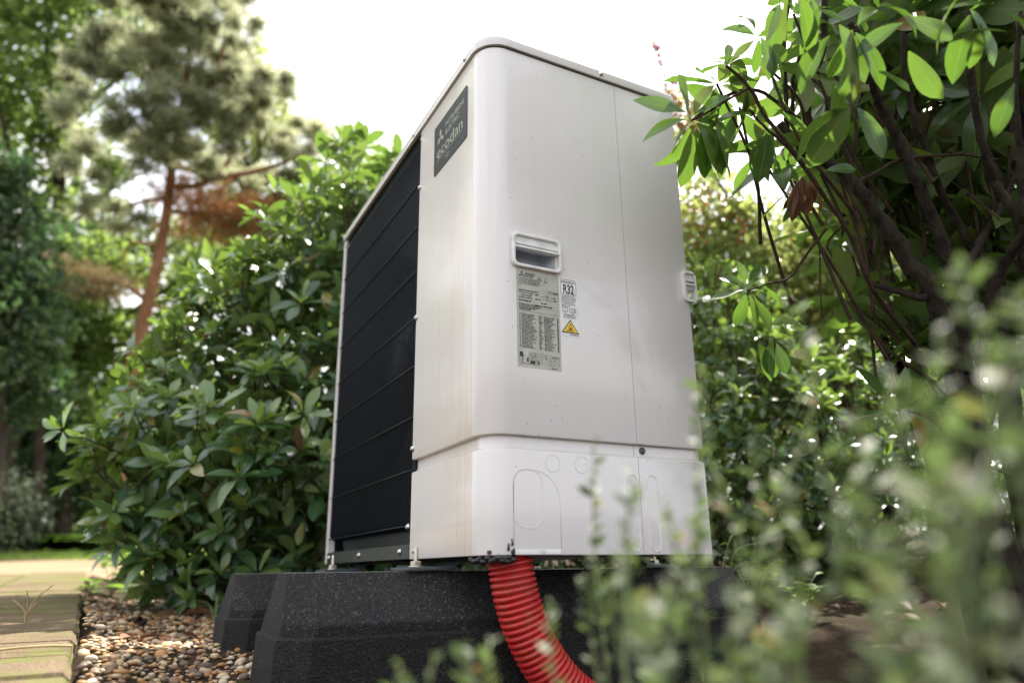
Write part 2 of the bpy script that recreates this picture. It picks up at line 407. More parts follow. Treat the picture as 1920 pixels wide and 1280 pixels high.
while x > -3.2:
    for col in range(3):
        y = path_edge(x)-0.155-col*0.309
        xo = x + (0.105 if col % 2 else 0)
        o = bpy.data.objects.new('paving_brick', random.choice(BR)); COL.objects.link(o)
        o.parent = bed
        o.location = (xo+random.uniform(-.003, .003), y+random.uniform(-.003, .003), path_z(xo)+random.uniform(-.0012, .0012))
        o.rotation_euler = (random.uniform(-.006, .006), sl_+random.uniform(-.004, .004), 0.030+random.uniform(-.014, .014)+(PI if random.random() < .5 else 0)*0)
    x -= 0.210

# gravel: 300 pebbles one by one, the rest joined
def pebble_mesh(i):
    r = np.random.default_rng(100+i); import bmesh
    bm = bmesh.new(); bmesh.ops.create_icosphere(bm, subdivisions=2, radius=1.0)
    s = np.array([1.0, r.uniform(.65, .95), r.uniform(.38, .62)]); ph = r.uniform(0, 6, 6); am = r.uniform(.05, .16)
    for v in bm.verts:
        d = 1+am*(math.sin(2.1*v.co.x+ph[0])+math.sin(2.7*v.co.y+ph[1])+math.sin(2.3*v.co.z+ph[2]))
        v.co = Vector((v.co.x*s[0]*d, v.co.y*s[1]*d, v.co.z*s[2]*d))
    for f in bm.faces: f.smooth = True
    me = bpy.data.meshes.new('pebble'); bm.to_mesh(me); bm.free(); return me
t = NT('river_pebble'); oi = t.n('ShaderNodeObjectInfo'); g = t.n('ShaderNodeNewGeometry'); v = t.coord()
rr = t.math('FRACT', t.math('ADD', t.math('MULTIPLY', oi.outputs['Random'], 5.17), g.outputs['Random Per Island']))
c = t.ramp(rr, [(0.0, (0.15, 0.10, 0.06)), (0.12, (0.42, 0.22, 0.075)), (0.26, (0.50, 0.36, 0.20)), (0.40, (0.22, 0.135, 0.08)), (0.52, (0.56, 0.47, 0.34)), (0.64, (0.38, 0.17, 0.06)), (0.76, (0.10, 0.07, 0.055)), (0.88, (0.50, 0.39, 0.24)), (1.0, (0.28, 0.21, 0.15))], 'CONSTANT')
c = t.mix(t.ramp(t.noise(v, 3.0, 5, 0.65), [(0.3, 0.05), (0.75, 0.5)]), c, (0.13, 0.085, 0.045))
M['pebble'] = t.done(t.bsdf(c, 0.55, 0, 0.4))
PB = [pebble_mesh(i) for i in range(8)]
for m_ in PB: m_.materials.append(M['pebble'])
gravel = sheet('gravel_bed', np.arange(-1.7, 1.35, 0.05), np.linspace(0, 1, 14), lambda X, Y: X*0, M['soil'])
me = gravel.data; co = np.zeros(len(me.vertices)*3, np.float32); me.vertices.foreach_get('co', co); co = co.reshape(-1, 3)
co[:, 1] = path_edge(co[:, 0])+0.004 + co[:, 1]*(0.52+0.10*np.sin(co[:, 0]*3.0))
co[:, 2] = soil_z(co[:, 0], co[:, 1])+0.006
me.vertices.foreach_set('co', co.ravel()); me.update()
peb = []
for k in range(6000):
    x = rng.uniform(-1.5, 1.3); s = rng.random()
    y = path_edge(x)+0.01+s*(0.52+0.10*math.sin(x*3.0))*0.98
    pr = 1.0 if x > -0.35 else max(0.12, 1-(-0.35-x)/0.55)
    if rng.random() > pr: continue
    if s > .9 and rng.random() < .5: continue
    sz = rng.choice([0.005, 0.0075, 0.010, 0.014], p=[.44, .33, .17, .06])*rng.uniform(.6, 1.05)
    z = float(soil_z(np.array(x), np.array(y)))+0.006+sz*rng.uniform(0.1, 0.55)
    peb.append((x, y, z, sz))
def vis(p):
    d = np.array(p[:3])-CP; zc = d@FW
    if zc < .05: return 1e9
    u_, v_ = 960+FPX*(d@RT)/zc, 640-FPX*(d@UP)/zc
    inside = (100 < u_ < 520) and (1120 < v_ < 1300)
    return (0 if inside else 100) - p[3]/zc*100
peb.sort(key=vis)
for k, (x, y, z, sz) in enumerate(peb[:300]):
    o = bpy.data.objects.new('pebble', PB[k % 8]); COL.objects.link(o); o.parent = gravel
    o.location = (x, y, z); o.scale = (sz, sz, sz); o.rotation_euler = (rng.normal(0, .25), rng.normal(0, .25), rng.uniform(0, 6.28))
def batch(tv, tf, R, T, S):
    """template verts, faces; R (n,3,3), T (n,3), S (n,) -> V, F"""
    V = np.einsum('nij,kj->nki', R, tv)*np.asarray(S)[:, None, None] + T[:, None, :]
    F = (np.asarray(tf)[None]+(np.arange(len(T))*len(tv))[:, None, None]).reshape(-1, np.asarray(tf).shape[1])
    return V.reshape(-1, 3), F
def rotz(a):
    c_, s_ = np.cos(a), np.sin(a); z = np.zeros_like(a); o_ = np.ones_like(a)
    return np.stack([np.stack([c_, -s_, z], -1), np.stack([s_, c_, z], -1), np.stack([z, z, o_], -1)], -2)
def tmpl(me):
    tv = np.array([v.co[:] for v in me.vertices]); tf = np.array([p.vertices[:] for p in me.polygons]); return tv, tf
rest = np.array(peb[300:]); VV = []; FF = []; off = 0
for k in range(8):
    q = rest[k::8]; tv, tf = tmpl(PB[k]); V, F = batch(tv, tf, rotz(rng.uniform(0, 6.28, len(q))), q[:, :3], q[:, 3])
    VV.append(V); FF.append(F+off); off += len(V)
o = link('small_pebbles', mesh_np('small_pebbles', np.concatenate(VV), np.concatenate(FF), True), gravel, M['pebble']); o['kind'] = 'stuff'

# ============================================================ heat pump
W, D, H = 1.05, 0.48, 0.997
PX, SEAM, Z1, Z2, RC = 0.698, 0.3154, 0.1736, 0.1988, 0.050
hp = empty('heat_pump', (0.525, 0.24, 0.0))
tag(hp, 'large white outdoor heat pump unit with a black fan grille standing on rubber blocks', 'heat pump')

def plan_front(extra=()):
    P = [(PX, 0.0, 0, -1), (0.80, 0.0, 0, -1), (0.90, 0, 0, -1), (W-RC, 0.0, 0, -1)]
    for k in range(1, 12):
        a = -PI/2 + (PI/2)*k/12; P.append((W-RC+RC*math.cos(a), RC+RC*math.sin(a), math.cos(a), math.sin(a)))
    P.append((W, RC, 1, 0))
    for y in extra: P.append((W, y, 1, 0))
    P.append((W, SEAM-0.0005, 1, 0)); return P
def plan_side(extra=()):
    return [(W, SEAM+0.0005, 1, 0)]+[(W, y, 1, 0) for y in extra]+[(W, D-0.008, 1, 0), (W-0.0025, D-0.0025, .7, .7), (W-0.008, D, 0, 1), (W-0.06, D, 0, 1)]
def sweep(plan, prof, hole=None):
    """prof: (z, inset) from bottom to top"""
    mb = MB(); V = []; F = []; m = len(prof)
    for (x, y, nx, ny) in plan:
        for z, i in prof: V.append((x-nx*i, y-ny*i, z))
    for a in range(len(plan)-1):
        for b in range(m-1):
            if hole and hole(plan[a], plan[a+1], prof[b], prof[b+1]): continue
            F.append((a*m+b, (a+1)*m+b, (a+1)*m+b+1, a*m+b+1))
    mb.add(V, F, True); return mb
def finish_panel(o, th=0.0015):
    s = o.modifiers.new('sheet', 'SOLIDIFY'); s.thickness = th; s.offset = -1
    e = o.modifiers.new('split', 'EDGE_SPLIT'); e.split_angle = math.radians(32)
HY0, HY1, HZ0, HZ1 = 0.0635, 0.1500, 0.5175, 0.5470
def hole(p, q, a, b): return p[0] == W and q[0] == W and p[1] >= HY0-1e-6 and q[1] <= HY1+1e-6 and a[0] >= HZ0-1e-6 and b[0] <= HZ1+1e-6
up_prof = [(Z2+0.0008, 0.014), (Z2, 0.0035), (Z2+0.0007, 0.001), (Z2+0.003, 0.0), (HZ0, 0), (HZ1, 0), (0.986, 0), (0.9885, 0.0009), (0.9895, 0.003), (0.9895, 0.006)]
lo_prof = [(0.001, 0.010), (0.0, 0.002), (0.001, 0.0005), (0.003, 0.0), (Z1-0.004, 0), (Z1-0.0012, 0.0006), (Z1, 0.0022), (Z1+0.0022, 0.0075), (Z1+0.0045, 0.0115), (Z1+0.0065, 0.0122), (Z2+0.004, 0.0125)]
def build_panel(name, plan, prof, hole=None):
    mb = sweep(plan, prof, hole)
    # keep outward normals
    o = mb.build(name, M['paint'], hp, recalc=False); finish_panel(o); return o
build_panel('front_panel', plan_front((HY0, HY1)), up_prof, hole)
build_panel('lower_cover', plan_front(), lo_prof)
build_panel('side_panel', plan_side(), up_prof)
build_panel('lower_side_panel', plan_side(), lo_prof)
# folded return at the cover's grille side and the left side panel
mb = MB(); mb.box(0.0, 0.022, 0.0, 0.02, 0.0, 0.992); mb.box(0.0, 0.004, 0.02, D, 0.0, 0.992); mb.build('left_side_panel', M['paint'], hp, bevel=0.0015)
mb = MB(); mb.box(PX, PX+0.0015, 0.002, 0.03, 0.003, Z1-.002); mb.box(PX, PX+0.0015, 0.002, 0.03, Z2+.003, 0.988); mb.build('panel_return', M['paint'], hp)
mb = MB(); mb.box(0.004, W-0.06, D-0.006, D-0.002, 0.0, 0.99); mb.build('rear_panel', M['paint'], hp)

# lid
def lid_outline(g, r_fr, n=12):
    P = []
    def corner(cx, cy, r, a0):
        for k in range(n+1):
            a = a0+(PI/2)*k/n; P.append((cx+r*math.cos(a), cy+r*math.sin(a)))
    corner(W+g-r_fr, -g+r_fr, r_fr, -PI/2)
    corner(W+g-0.014, D+g-0.014, 0.014, 0)
    corner(-g+0.010, D+g-0.010, 0.010, PI/2)
    corner(-g+0.010, -g+0.010, 0.010, PI)
    return P
mb = MB(); rings = [(0.0035, 0.9945), (0.0035, 0.9930), (0.0045, 0.9925), (0.0048, 0.994), (0.0048, 1.010), (0.0038, 1.0135), (0.001, 1.0155), (-0.004, 1.0165)]
rings = [(-0.004, 0.9945)]+rings
V = []; 
for g_, z in rings: V += [(x, y, z) for x, y in lid_outline(g_, 0.052+g_)]
n = len(lid_outline(0, .05)); F = [(i*n+k, i*n+(k+1) % n, (i+1)*n+(k+1) % n, (i+1)*n+k) for i in range(len(rings)-1) for k in range(n)]
F.append(tuple(range((len(rings)-1)*n, len(rings)*n))); mb.add(V, F, True)
lid = mb.build('lid', M['paint'], hp); e = lid.modifiers.new('split', 'EDGE_SPLIT'); e.split_angle = math.radians(50)
mb = MB(); V = [(x, y, z) for z in (0.985, 0.9955) for x, y in lid_outline(-0.006, 0.046)]
mb.add(V, [(k, (k+1) % n, n+(k+1) % n, n+k) for k in range(n)]+[tuple(range(n, 2*n))], True); mb.build('lid_seal', M['dark'], hp)

def screw(p, ax, r=0.0055, parent=None, name='screw', mat='steel'):
    parent = parent or hp; ax = np.asarray(ax, float)
    mb = MB(); mb.lathe(p, ax, [(0, r*1.25), (r*.25, r*1.25), (r*.3, r), (r*.75, r*.88), (r*1.0, r*.55), (r*1.02, r*.4), (r*.7, r*.3)], 14)
    return mb.build(name, M[mat], parent)
for p in ((0.966, 1.0025), (0.655, 1.0025), (0.018, 1.0025)): screw((p[0], -0.0048, p[1]), (0, -1, 0), 0.0042, lid)
screw((W+0.0048, 0.279, 1.0025), (1, 0, 0), 0.0042, lid)
for z in (0.835, 0.512, 0.222, 0.064): screw((PX+(-0.009 if z < .1 else 0.004), 0.0 if z > .1 else -0.001, z), (0, -1, 0), 0.0055)
screw((0.728, 0.0, 0.016), (0, -1, 0), 0.0055)
screw((W-0.0118, 0.335, 0.1885), (1, 0, 0), 0.0055, mat='bracket')
screw((0.70, 0.004, 0.966), (0, -1, 0), 0.0055)

# embossed outlines on the lower cover
def emboss(name, pts, closed=True, r=0.0007, x=W):
    mb = MB(); mb.tube([(x, y, z) for y, z in pts], r, 6, closed=closed); return mb.build(name, M['paint'], hp)
def stadium(y0, y1, z0, z1, r, n=8):
    P = []
    for cy, cz, a0 in ((y1-r, z1-r, 0), (y0+r, z1-r, PI/2), (y0+r, z0+r, PI), (y1-r, z0+r, 1.5*PI)):
        for k in range(n+1):
            a = a0+PI/2*k/n; P.append((cy+r*math.cos(a), cz+r*math.sin(a)))
    return P
emboss('knockout', [(0.130+0.0148*math.cos(a), 0.1535+0.0148*math.sin(a)) for a in np.linspace(0, 2*PI, 33)[:-1]])
emboss('knockout', [(0.190+0.0148*math.cos(a), 0.1540+0.0148*math.sin(a)) for a in np.linspace(0, 2*PI, 33)[:-1]])
emboss('knockout', stadium(0.0525, 0.1085, 0.043, 0.140, 0.024))
big = [(0.0525, 0.010), (0.0525, 0.116)]+[(0.0765+0.024*math.cos(a), 0.116+0.0245*math.sin(a)) for a in np.linspace(PI, PI/2, 8)]+[(0.088+0.055*math.cos(a), 0.085+0.0555*math.sin(a)) for a in np.linspace(PI/2, 0, 14)]+[(0.143, 0.010)]
emboss('knockout', big, False)
emboss('stiffening_rib', stadium(0.286, 0.3095, 0.006, 0.142, 0.0116), True, 0.0011)
emboss('stiffening_rib', stadium(0.3315, 0.3555, 0.006, 0.142, 0.0118), True, 0.0011)
mb = MB(); mb.box(W-0.001, W+0.0022, 0.0535, 0.1065, 0.0008, 0.0085); mb.build('knockout_flap', M['handle'], hp, bevel=0.0012)
mb = MB(); mb.box(W-0.001, W+0.0022, 0.1085, 0.1415, 0.0008, 0.0085); mb.build('knockout_flap', M['handle'], hp, bevel=0.0012)
# black mastic smeared where the hose enters
mb = MB(); rr_ = random.Random(3)
for k in range(26):
    tt = k/25; y = 0.002+0.052*tt; x = W-0.052+0.05*math.sin(min(1, tt*1.4)*PI/2)
    mb.lathe((x+rr_.uniform(-.002, .002), y-0.002, -0.006+rr_.uniform(-.003, .003)), (rr_.uniform(-.4, .4), rr_.uniform(-.4, .4), 1), [(-.005, .0015), (-.003, .005), (.001, .0058), (.004, .003)], 10)
for k in range(9):
    mb.lathe((W+0.0005, 0.047+rr_.uniform(-.005, .005), 0.002+k*0.0026), (rr_.uniform(-.3, .3), rr_.uniform(-.3, .3), 1), [(-.003, .001), (-.001, .0030*(1-k*.08)), (.002, .0024*(1-k*.08)), (.004, .0008)], 9)
mb.build('mastic_seal', M['mastic'], hp)

# fan grille -------------------------------------------------
GX0, GX1 = 0.022, PX
cav = MB()
n = 48; cx, cz, rad = 0.345, 0.50, 0.305; y0 = 0.035
out = []
for k in range(n):
    a = 2*PI*k/n; dx, dz = math.cos(a), math.sin(a)
    s_ = min((GX1-cx if dx > 0 else cx-GX0)/max(abs(dx), 1e-9), ((0.992-cz) if dz > 0 else cz-0.03)/max(abs(dz), 1e-9)); out.append((cx+dx*s_, y0, cz+dz*s_))
inn = [(cx+rad*math.cos(2*PI*k/n), y0, cz+rad*math.sin(2*PI*k/n)) for k in range(n)]
lip = [(cx+rad*.985*math.cos(2*PI*k/n), y0-0.012, cz+rad*.985*math.sin(2*PI*k/n)) for k in range(n)]
thr = [(cx+rad*.95*math.cos(2*PI*k/n), y0+0.10, cz+rad*.95*math.sin(2*PI*k/n)) for k in range(n)]
cav.add(out+inn+lip+thr, [(r*n+k, r*n+(k+1) % n, (r+1)*n+(k+1) % n, (r+1)*n+k) for r in range(3) for k in range(n)], False)
cav.box(GX0, GX1, 0.20, 0.205, 0.03, 0.99)
cav.box(GX0-.001, GX0+.002, 0.02, 0.2, 0.03, 0.99); cav.box(GX1-0.003, GX1, 0.006, 0.2, 0.03, 0.99); cav.box(GX0, GX1, 0.012, 0.2, 0.975, 0.991)
cav.build('fan_housing', M['dark'], hp)
fan = MB(); fan.lathe((cx, 0.13, cz), (0, -1, 0), [(0, .07), (.05, .07), (.065, .055), (.07, .02)], 24)
for b in range(3):
    V = []; F = []
    for i in range(7):
        for j in range(5):
            r_ = .06+.225*i/6; a = b*2*PI/3+(j/4-.5)*(1.25-.25*i/6)+.25*i/6
            V.append((cx+r_*math.cos(a), 0.115-(j/4-.5)*.07, cz+r_*math.sin(a)))
    for i in range(6):
        for j in range(4): F.append((i*5+j, (i+1)*5+j, (i+1)*5+j+1, i*5+j+1))
    fan.add(V, F, True)
fan.build('fan', plain('dark_grey_fan_plastic', (0.02, 0.03, 0.042), 0.3), hp)
wires = MB()
for k in range(60):
    x = GX0+0.012+k*(GX1-GX0-0.026)/59
    wires.tube([(x, 0.020, 0.060), (x, 0.008, 0.066), (x, 0.0035, 0.075), (x, 0.0035, 0.955), (x, 0.008, 0.966), (x, 0.022, 0.972)], 0.0016, 6, cap=False)
o = wires.build('grille_wires', M['black'], hp, recalc=False); o['kind'] = 'stuff'
for k in range(9):
    z = 0.0665+0.1122*k; mb = MB(); mb.tube([(GX0+0.002, 0.0005, z), (GX1-0.008, 0.0005, z), (GX1-0.003, 0.004, z)], 0.0015, 8); mb.build('grille_bar', M['bar'], hp)
mb = MB(); mb.box(0.004, PX-0.001, 0.0005, 0.010, 0.001, 0.030); mb.box(0.004, PX-.001, 0.010, 0.035, 0.026, 0.030); bs = mb.build('base_strip', M['base'], hp, bevel=0.001)
for x in (0.045, 0.34, 0.638): screw((x, 0.0005, 0.0165), (0, -1, 0), 0.0055, bs)
mb = MB(); mb.box(0.006, W-0.012, 0.012, D-0.008, 0.002, 0.008); mb.build('base_pan', M['base'], hp)

# carrying handles ---------------------------------------------
def handle(y0, y1, z0, z1, flush=True, wrap=0.0):
    h = empty('carrying_handle', (0, 0, 0), hp); h.location = (0, 0, 0)
    return h
def rr_poly(y0, y1, z0, z1, r, n=5): return stadium(y0, y1, z0, z1, r, n)
def ring_prism(name, outer, inner, x0, x1, mat, parent, bev=0.0012):
    mb = MB(); n = len(outer)
    V = [(x, y, z) for x in (x0, x1) for (y, z) in outer]+[(x, y, z) for x in (x0, x1) for (y, z) in inner]
    F = []
    for k in range(n):
        j = (k+1) % n
        F += [(k, j, n+j, n+k), (2*n+k, 2*n+j, 3*n+j, 3*n+k), (n+k, n+j, 3*n+j, 3*n+k), (k, j, 2*n+j, 2*n+k)]
    mb.add(V, F); return mb.build(name, mat, parent, bevel=bev)
hnd = ring_prism('carrying_handle', rr_poly(0.0535, 0.1605, 0.5105, 0.5790, 0.012), rr_poly(0.0605, 0.1535, 0.5165, 0.5730, 0.008), W-0.001, W+0.0085, M['handle'], hp, 0.002)
mb = MB(); mb.prism(rr_poly(0.0600, 0.1540, 0.5500, 0.5735, 0.006), lambda p: (W-.001, p[0], p[1]), lambda p: (W+0.0028, p[0], p[1])); mb.build('cover_plate', M['handle'], hnd, bevel=0.0008)
mb = MB(); mb.box(W-.001, W+0.0065, 0.0600, 0.1540, 0.5560, 0.5595); mb.build('ledge', M['handle'], hnd, bevel=0.001)
mb = MB(); mb.box(W-.001, W+0.0095, 0.0600, 0.1540, 0.5475, 0.5515); mb.build('ledge', M['handle'], hnd, bevel=0.001)
mb = MB()
x0, x1 = W-0.0005, W-0.034; yA, yB, zA, zB = HY0, HY1, HZ0, HZ1
mb.add([(x0, yA, zA), (x0, yB, zA), (x0, yB, zB), (x0, yA, zB), (x1, yA+.002, zA+.012), (x1, yB-.012, zA+.012), (x1, yB-.012, zB+.012), (x1, yA+.002, zB+.012)],
       [(4, 5, 6, 7), (0, 1, 5, 4), (1, 2, 6, 5), (2, 3, 7, 6), (3, 0, 4, 7)]); mb.build('pocket', M['pocket'], hnd, recalc=False)
# rear handle wraps the back edge
rh = ring_prism('carrying_handle', rr_poly(0.459, 0.4905, 0.5060, 0.5760, 0.010), rr_poly(0.4645, 0.4930, 0.5120, 0.5700, 0.006), W-0.004, W+0.0075, M['handle'], hp, 0.0018)
mb = MB(); mb.box(W-.02, W+0.0015, 0.4640, 0.4890, 0.558, 0.5715); mb.build('cover_plate', M['handle'], rh, bevel=0.0008)
mb = MB(); mb.box(W-.02, W+0.0060, 0.4650, 0.4905, 0.553, 0.557); mb.box(W-.02, W+.0070, 0.4650, 0.4915, 0.5435, 0.5475); mb.build('ledge', M['handle'], rh, bevel=0.001)
mb = MB(); mb.prism([(0.466, 0.5435), (0.4905, 0.5435), (0.4895, 0.538), (0.466, 0.5280)], lambda p: (W-.015, p[0], p[1]), lambda p: (W+.002, p[0], p[1])); mb.build('grip', M['pocket'], rh)

# lettering -----------------------------------------------------
class Print:
    """flat print on a face; fn maps (a, b) metres -> 3d"""
    def __init__(s, fn): s.mb = MB(); s.fn = fn
    def quad(s, a0, b0, a1, b1): s.mb.add([s.fn(a0, b0), s.fn(a1, b0), s.fn(a1, b1), s.fn(a0, b1)], [(0, 1, 2, 3)]); return s
    def poly(s, P): s.mb.add([s.fn(*p) for p in P], [tuple(range(len(P)))]); return s
    def line(s, P, w, closed=False):
        m = len(P)
        for i in range(m if closed else m-1):
            p = np.array(P[i]); q = np.array(P[(i+1) % m]); d = q-p; L = np.linalg.norm(d)
            if L < 1e-9: continue
            d /= L; nrm = np.array([-d[1], d[0]])*w/2; p = p-d*w*.3; q = q+d*w*.3
            s.poly([tuple(p-nrm), tuple(q-nrm), tuple(q+nrm), tuple(p+nrm)])
        return s
    def text(s, body, a, b, size, sx=1.0, bold=0.0, width=None):
        cu = bpy.data.curves.new('t', 'FONT'); cu.body = body; cu.size = 1.0; cu.offset = bold; cu.resolution_u = 3
        ob = bpy.data.objects.new('t', cu); COL.objects.link(ob)
        dg = bpy.context.evaluated_depsgraph_get(); me = bpy.data.meshes.new_from_object(ob.evaluated_get(dg))
        V = [(v.co.x, v.co.y) for v in me.vertices]; F = [tuple(p.vertices) for p in me.polygons]
        bpy.data.objects.remove(ob, do_unlink=True); bpy.data.curves.remove(cu); bpy.data.meshes.remove(me)
        if not V: return s
        if width: sx = width/(size*max(v[0] for v in V))
        s.mb.add([s.fn(a+x*size*sx, b+y*size) for x, y in V], F); return s
    def diamonds(s, a, b, R):
        for k in range(3):
            t0 = PI/2+k*2*PI/3
            P = [(0, 0), (R*.577*math.cos(t0-PI/6), R*.577*math.sin(t0-PI/6)), (R*math.cos(t0), R*math.sin(t0)), (R*.577*math.cos(t0+PI/6), R*.577*math.sin(t0+PI/6))]
            s.poly([(a+x, b+y) for x, y in P])
        return s
    def words(s, a0, a1, b, h, seed):
        r = random.Random(seed); a = a0
        while a < a1-h:
            L = min(r.uniform(1.2, 4.5)*h, a1-a); s.quad(a, b+h*r.uniform(0, .12), a+L, b+h*r.uniform(.78, 1.0)); a += L+h*.5
        return s
    def build(s, name, mat, parent): return s.mb.build(name, mat, parent, recalc=False)
front = lambda off: (lambda a, b: (a, -off, b))
side = lambda off: (lambda a, b: (W+off, a, b))
# name plate on the front
mb = MB(); mb.prism(rr_poly(0.790, 0.9705, 0.815, 0.939, 0.006), lambda p: (p[0], 0.0, p[1]), lambda p: (p[0], -0.0014, p[1])); np_ = mb.build('name_plate', M['plate'], hp)
p = Print(front(0.0017)); p.diamonds(0.828, 0.897, 0.021)
p.text('MITSUBISHI', 0.856, 0.9045, 0.0175, width=0.098, bold=0.012).text('ELECTRIC', 0.856, 0.8860, 0.0175, width=0.076, bold=0.012)
p.text('ecodan', 0.808, 0.8485, 0.041, width=0.142, bold=0.004)
p.quad(0.808, 0.8425, 0.950, 0.8436); p.text('R32', 0.858, 0.8255, 0.0135, bold=0.0)
p.build('lettering', M['silver'], np_)
# rating label on the side
LY0, LY1, LZ0, LZ1 = 0.0645, 0.1555, 0.3205, 0.5085
mb = MB(); mb.box(W, W+0.0005, LY0, LY1, LZ0, LZ1); rl = mb.build('rating_label', M['rating'], hp)
lw, lh = LY1-LY0, LZ1-LZ0
U = lambda u: LY0+u*lw
Vv = lambda v: LZ1-v*lh
p = Print(side(0.0008))
p.diamonds(U(.12), Vv(.058), .0072).text('MITSUBISHI', U(.20), Vv(.053), .0052, width=.0215, bold=.03).text('ELECTRIC', U(.20), Vv(.077), .0052, width=.0175, bold=.03)
p.text('Air to Water Heat Pump', U(.075), Vv(.103), .0042, width=.036).text('MODEL', U(.05), Vv(.122), .003, width=.008).text('PUZ-SWM80YAA', U(.15), Vv(.127), .0062, width=.036)
p.text('SERVICE REF.', U(.05), Vv(.148), .003, width=.016).text('PUZ-SWM80YAA', U(.25), Vv(.150), .0036, width=.024, bold=.02)
p.quad(U(.15), Vv(.134), U(.66), Vv(.1315)).quad(U(.05), Vv(.158), U(.55), Vv(.156))
p.line([(U(.46), Vv(.098)), (U(.60), Vv(.098)), (U(.53), Vv(.045))], .0006, True); p.poly([(U(.53)-.002, Vv(.09)), (U(.53)+.002, Vv(.09)), (U(.53), Vv(.066))])
p.line([(U(.645), Vv(.05)), (U(.715), Vv(.088))], .0005).line([(U(.715), Vv(.05)), (U(.645), Vv(.088))], .0005).quad(U(.645), Vv(.105), U(.72), Vv(.096))
p.text('CE', U(.72), Vv(.215), .0075, width=.0085).text('0035', U(.835), Vv(.215), .0062, width=.0125, bold=.03)
for i, (u0, u1, v_) in enumerate([(.05, .55, .232), (.42, .95, .262), (.42, .95, .292), (.42, .95, .355), (.42, .95, .385), (.05, .35, .285), (.05, .35, .322)]): p.quad(U(u0), Vv(v_), U(u1), Vv(v_-.0022))
for i, (u0, u1, v_) in enumerate([(.05, .5, .226), (.05, .38, .252), (.1, .35, .276), (.05, .36, .303), (.05, .36, .335), (.42, .5, .255), (.68, .74, .252), (.86, .9, .258), (.68, .74, .283), (.86, .92, .287), (.42, .55, .3), (.55, .72, .335), (.42, .82, .368)]): p.words(U(u0), U(u1), Vv(v_), .0022, i)
p.text('MITSUBISHI ELECTRIC CORPORATION', U(.05), Vv(.372), .0036, width=.043, bold=.03)
for i in range(4): p.words(U(.05), U(.58-.08*i), Vv(.386+.013*i), .0017, 30+i)
p.quad(U(.08), Vv(.437), U(.95), Vv(.4345))
rs = random.Random(11)
for i in range(26):
    v_ = .468+i*.0135
    p.quad(U(.055), Vv(v_), U(.075), Vv(v_-.008)); p.words(U(.10), U(rs.uniform(.34, .46)), Vv(v_+.002), .0016, 50+i)
    p.words(U(.50), U(rs.uniform(.54, .60)), Vv(v_+.003), .0016, 90+i); p.words(U(.62), U(rs.uniform(.78, .90)), Vv(v_+.004), .0016, 130+i); p.quad(U(.925), Vv(v_+.004), U(.957), Vv(v_-.006))
p.poly([(U(.045), Vv(.898)), (U(.14), Vv(.898)), (U(.115), Vv(.850)), (U(.045), Vv(.850))]).line([(U(.05), Vv(.90)), (U(.05), Vv(.972)), (U(.10), Vv(.972)), (U(.10), Vv(.90))], .0006)
p.line([(U(.115), Vv(.90)), (U(.115), Vv(.962)), (U(.28), Vv(.966))], .0008)
p.line([(U(.25), Vv(.85)), (U(.41), Vv(.85)), (U(.41), Vv(.89)), (U(.25), Vv(.89))], .0005, True).text('R32', U(.27), Vv(.883), .0064, width=.0125).text('0.675', U(.24), Vv(.913), .0050, width=.0145)
p.poly([(U(.205), Vv(.945)), (U(.245), Vv(.945)), (U(.245), Vv(.913)), (U(.225), Vv(.90)), (U(.205), Vv(.913))]).line([(U(.28), Vv(.968)), (U(.28), Vv(.925)), (U(.48), Vv(.925)), (U(.48), Vv(.968))], .0007, True).quad(U(.29), Vv(.96), U(.395), Vv(.931))
for v_ in (.855, .882, .906, .93, .952): p.line([(U(.43), Vv(v_)), (U(.95), Vv(v_+.006))], .0004)
for u_ in (.43, .55, .74, .95): p.line([(U(u_), Vv(.857)), (U(u_), Vv(.955))], .0004)
for i, (u0, u1, v_) in enumerate([(.62, .68, .875), (.77, .93, .878), (.63, .67, .9), (.82, .86, .905), (.44, .53, .95), (.76, .92, .99)]): p.words(U(u0), U(u1), Vv(v_), .0022, 200+i)
p.build('lettering', M['ink'], rl)
# refrigerant sticker
mb = MB(); mb.box(W, W+0.0004, 0.1575, 0.1975, 0.391, 0.5055); sk = mb.build('warning_sticker', M['sticker'], hp)
p = Print(side(0.0007)); p.line(rr_poly(0.1590, 0.1935, 0.4735, 0.5035, 0.003), .0007, True)
p.text('REFRIGERANT', 0.1605, 0.4965, 0.0058, width=.0305, bold=.01).text('R32', 0.1640, 0.4760, 0.0255, width=.0245, bold=.025)
for i, tx in enumerate(['AS THE HFC32 (R32)', 'REFRIGERANT REQUIRES', 'SPECIAL INSTALLATION', 'WORK, PLEASE REFER', 'TO THE INSTALLATION', 'MANUAL, ETC.']): p.text(tx, 0.1600, 0.4690-.0039*i, .0036, width=.032*(len(tx)/20), bold=.01)
for (a, b) in ((0.1612, 0.4395), (0.1780, 0.4385)): p.line([(a, b), (a+.006, b-.001), (a+.012, b), (a+.012, b+.0085), (a+.006, b+.0075), (a, b+.0085)], .0007, True).line([(a+.006, b-.001), (a+.006, b+.0075)], .0007)
p.quad(.1875, .4405, .1888, .4455)
p.line([(0.1665, 0.4345), (0.1765, 0.4325), (0.1865, 0.4345), (0.1895, 0.4285), (0.1780, 0.4265), (0.1640, 0.4285)], .0011, True).line([(0.170, .431), (.184, .430)], .0012)
p.poly([(0.1570+.0012, 0.3970), (0.1970, 0.3970), (0.1778, 0.4240)])
p.words(0.1755, 0.1955, 0.3935, .0018, 77)
p.build('lettering', M['ink'], sk)
p = Print(side(0.0010)); p.poly([(0.1614, 0.3990), (0.1937, 0.3990), (0.1777, 0.4208)]); p.build('warning_triangle', M['yellow'], sk)
p = Print(side(0.0013)); p.quad(.1695, .4010, .1855, .4022)
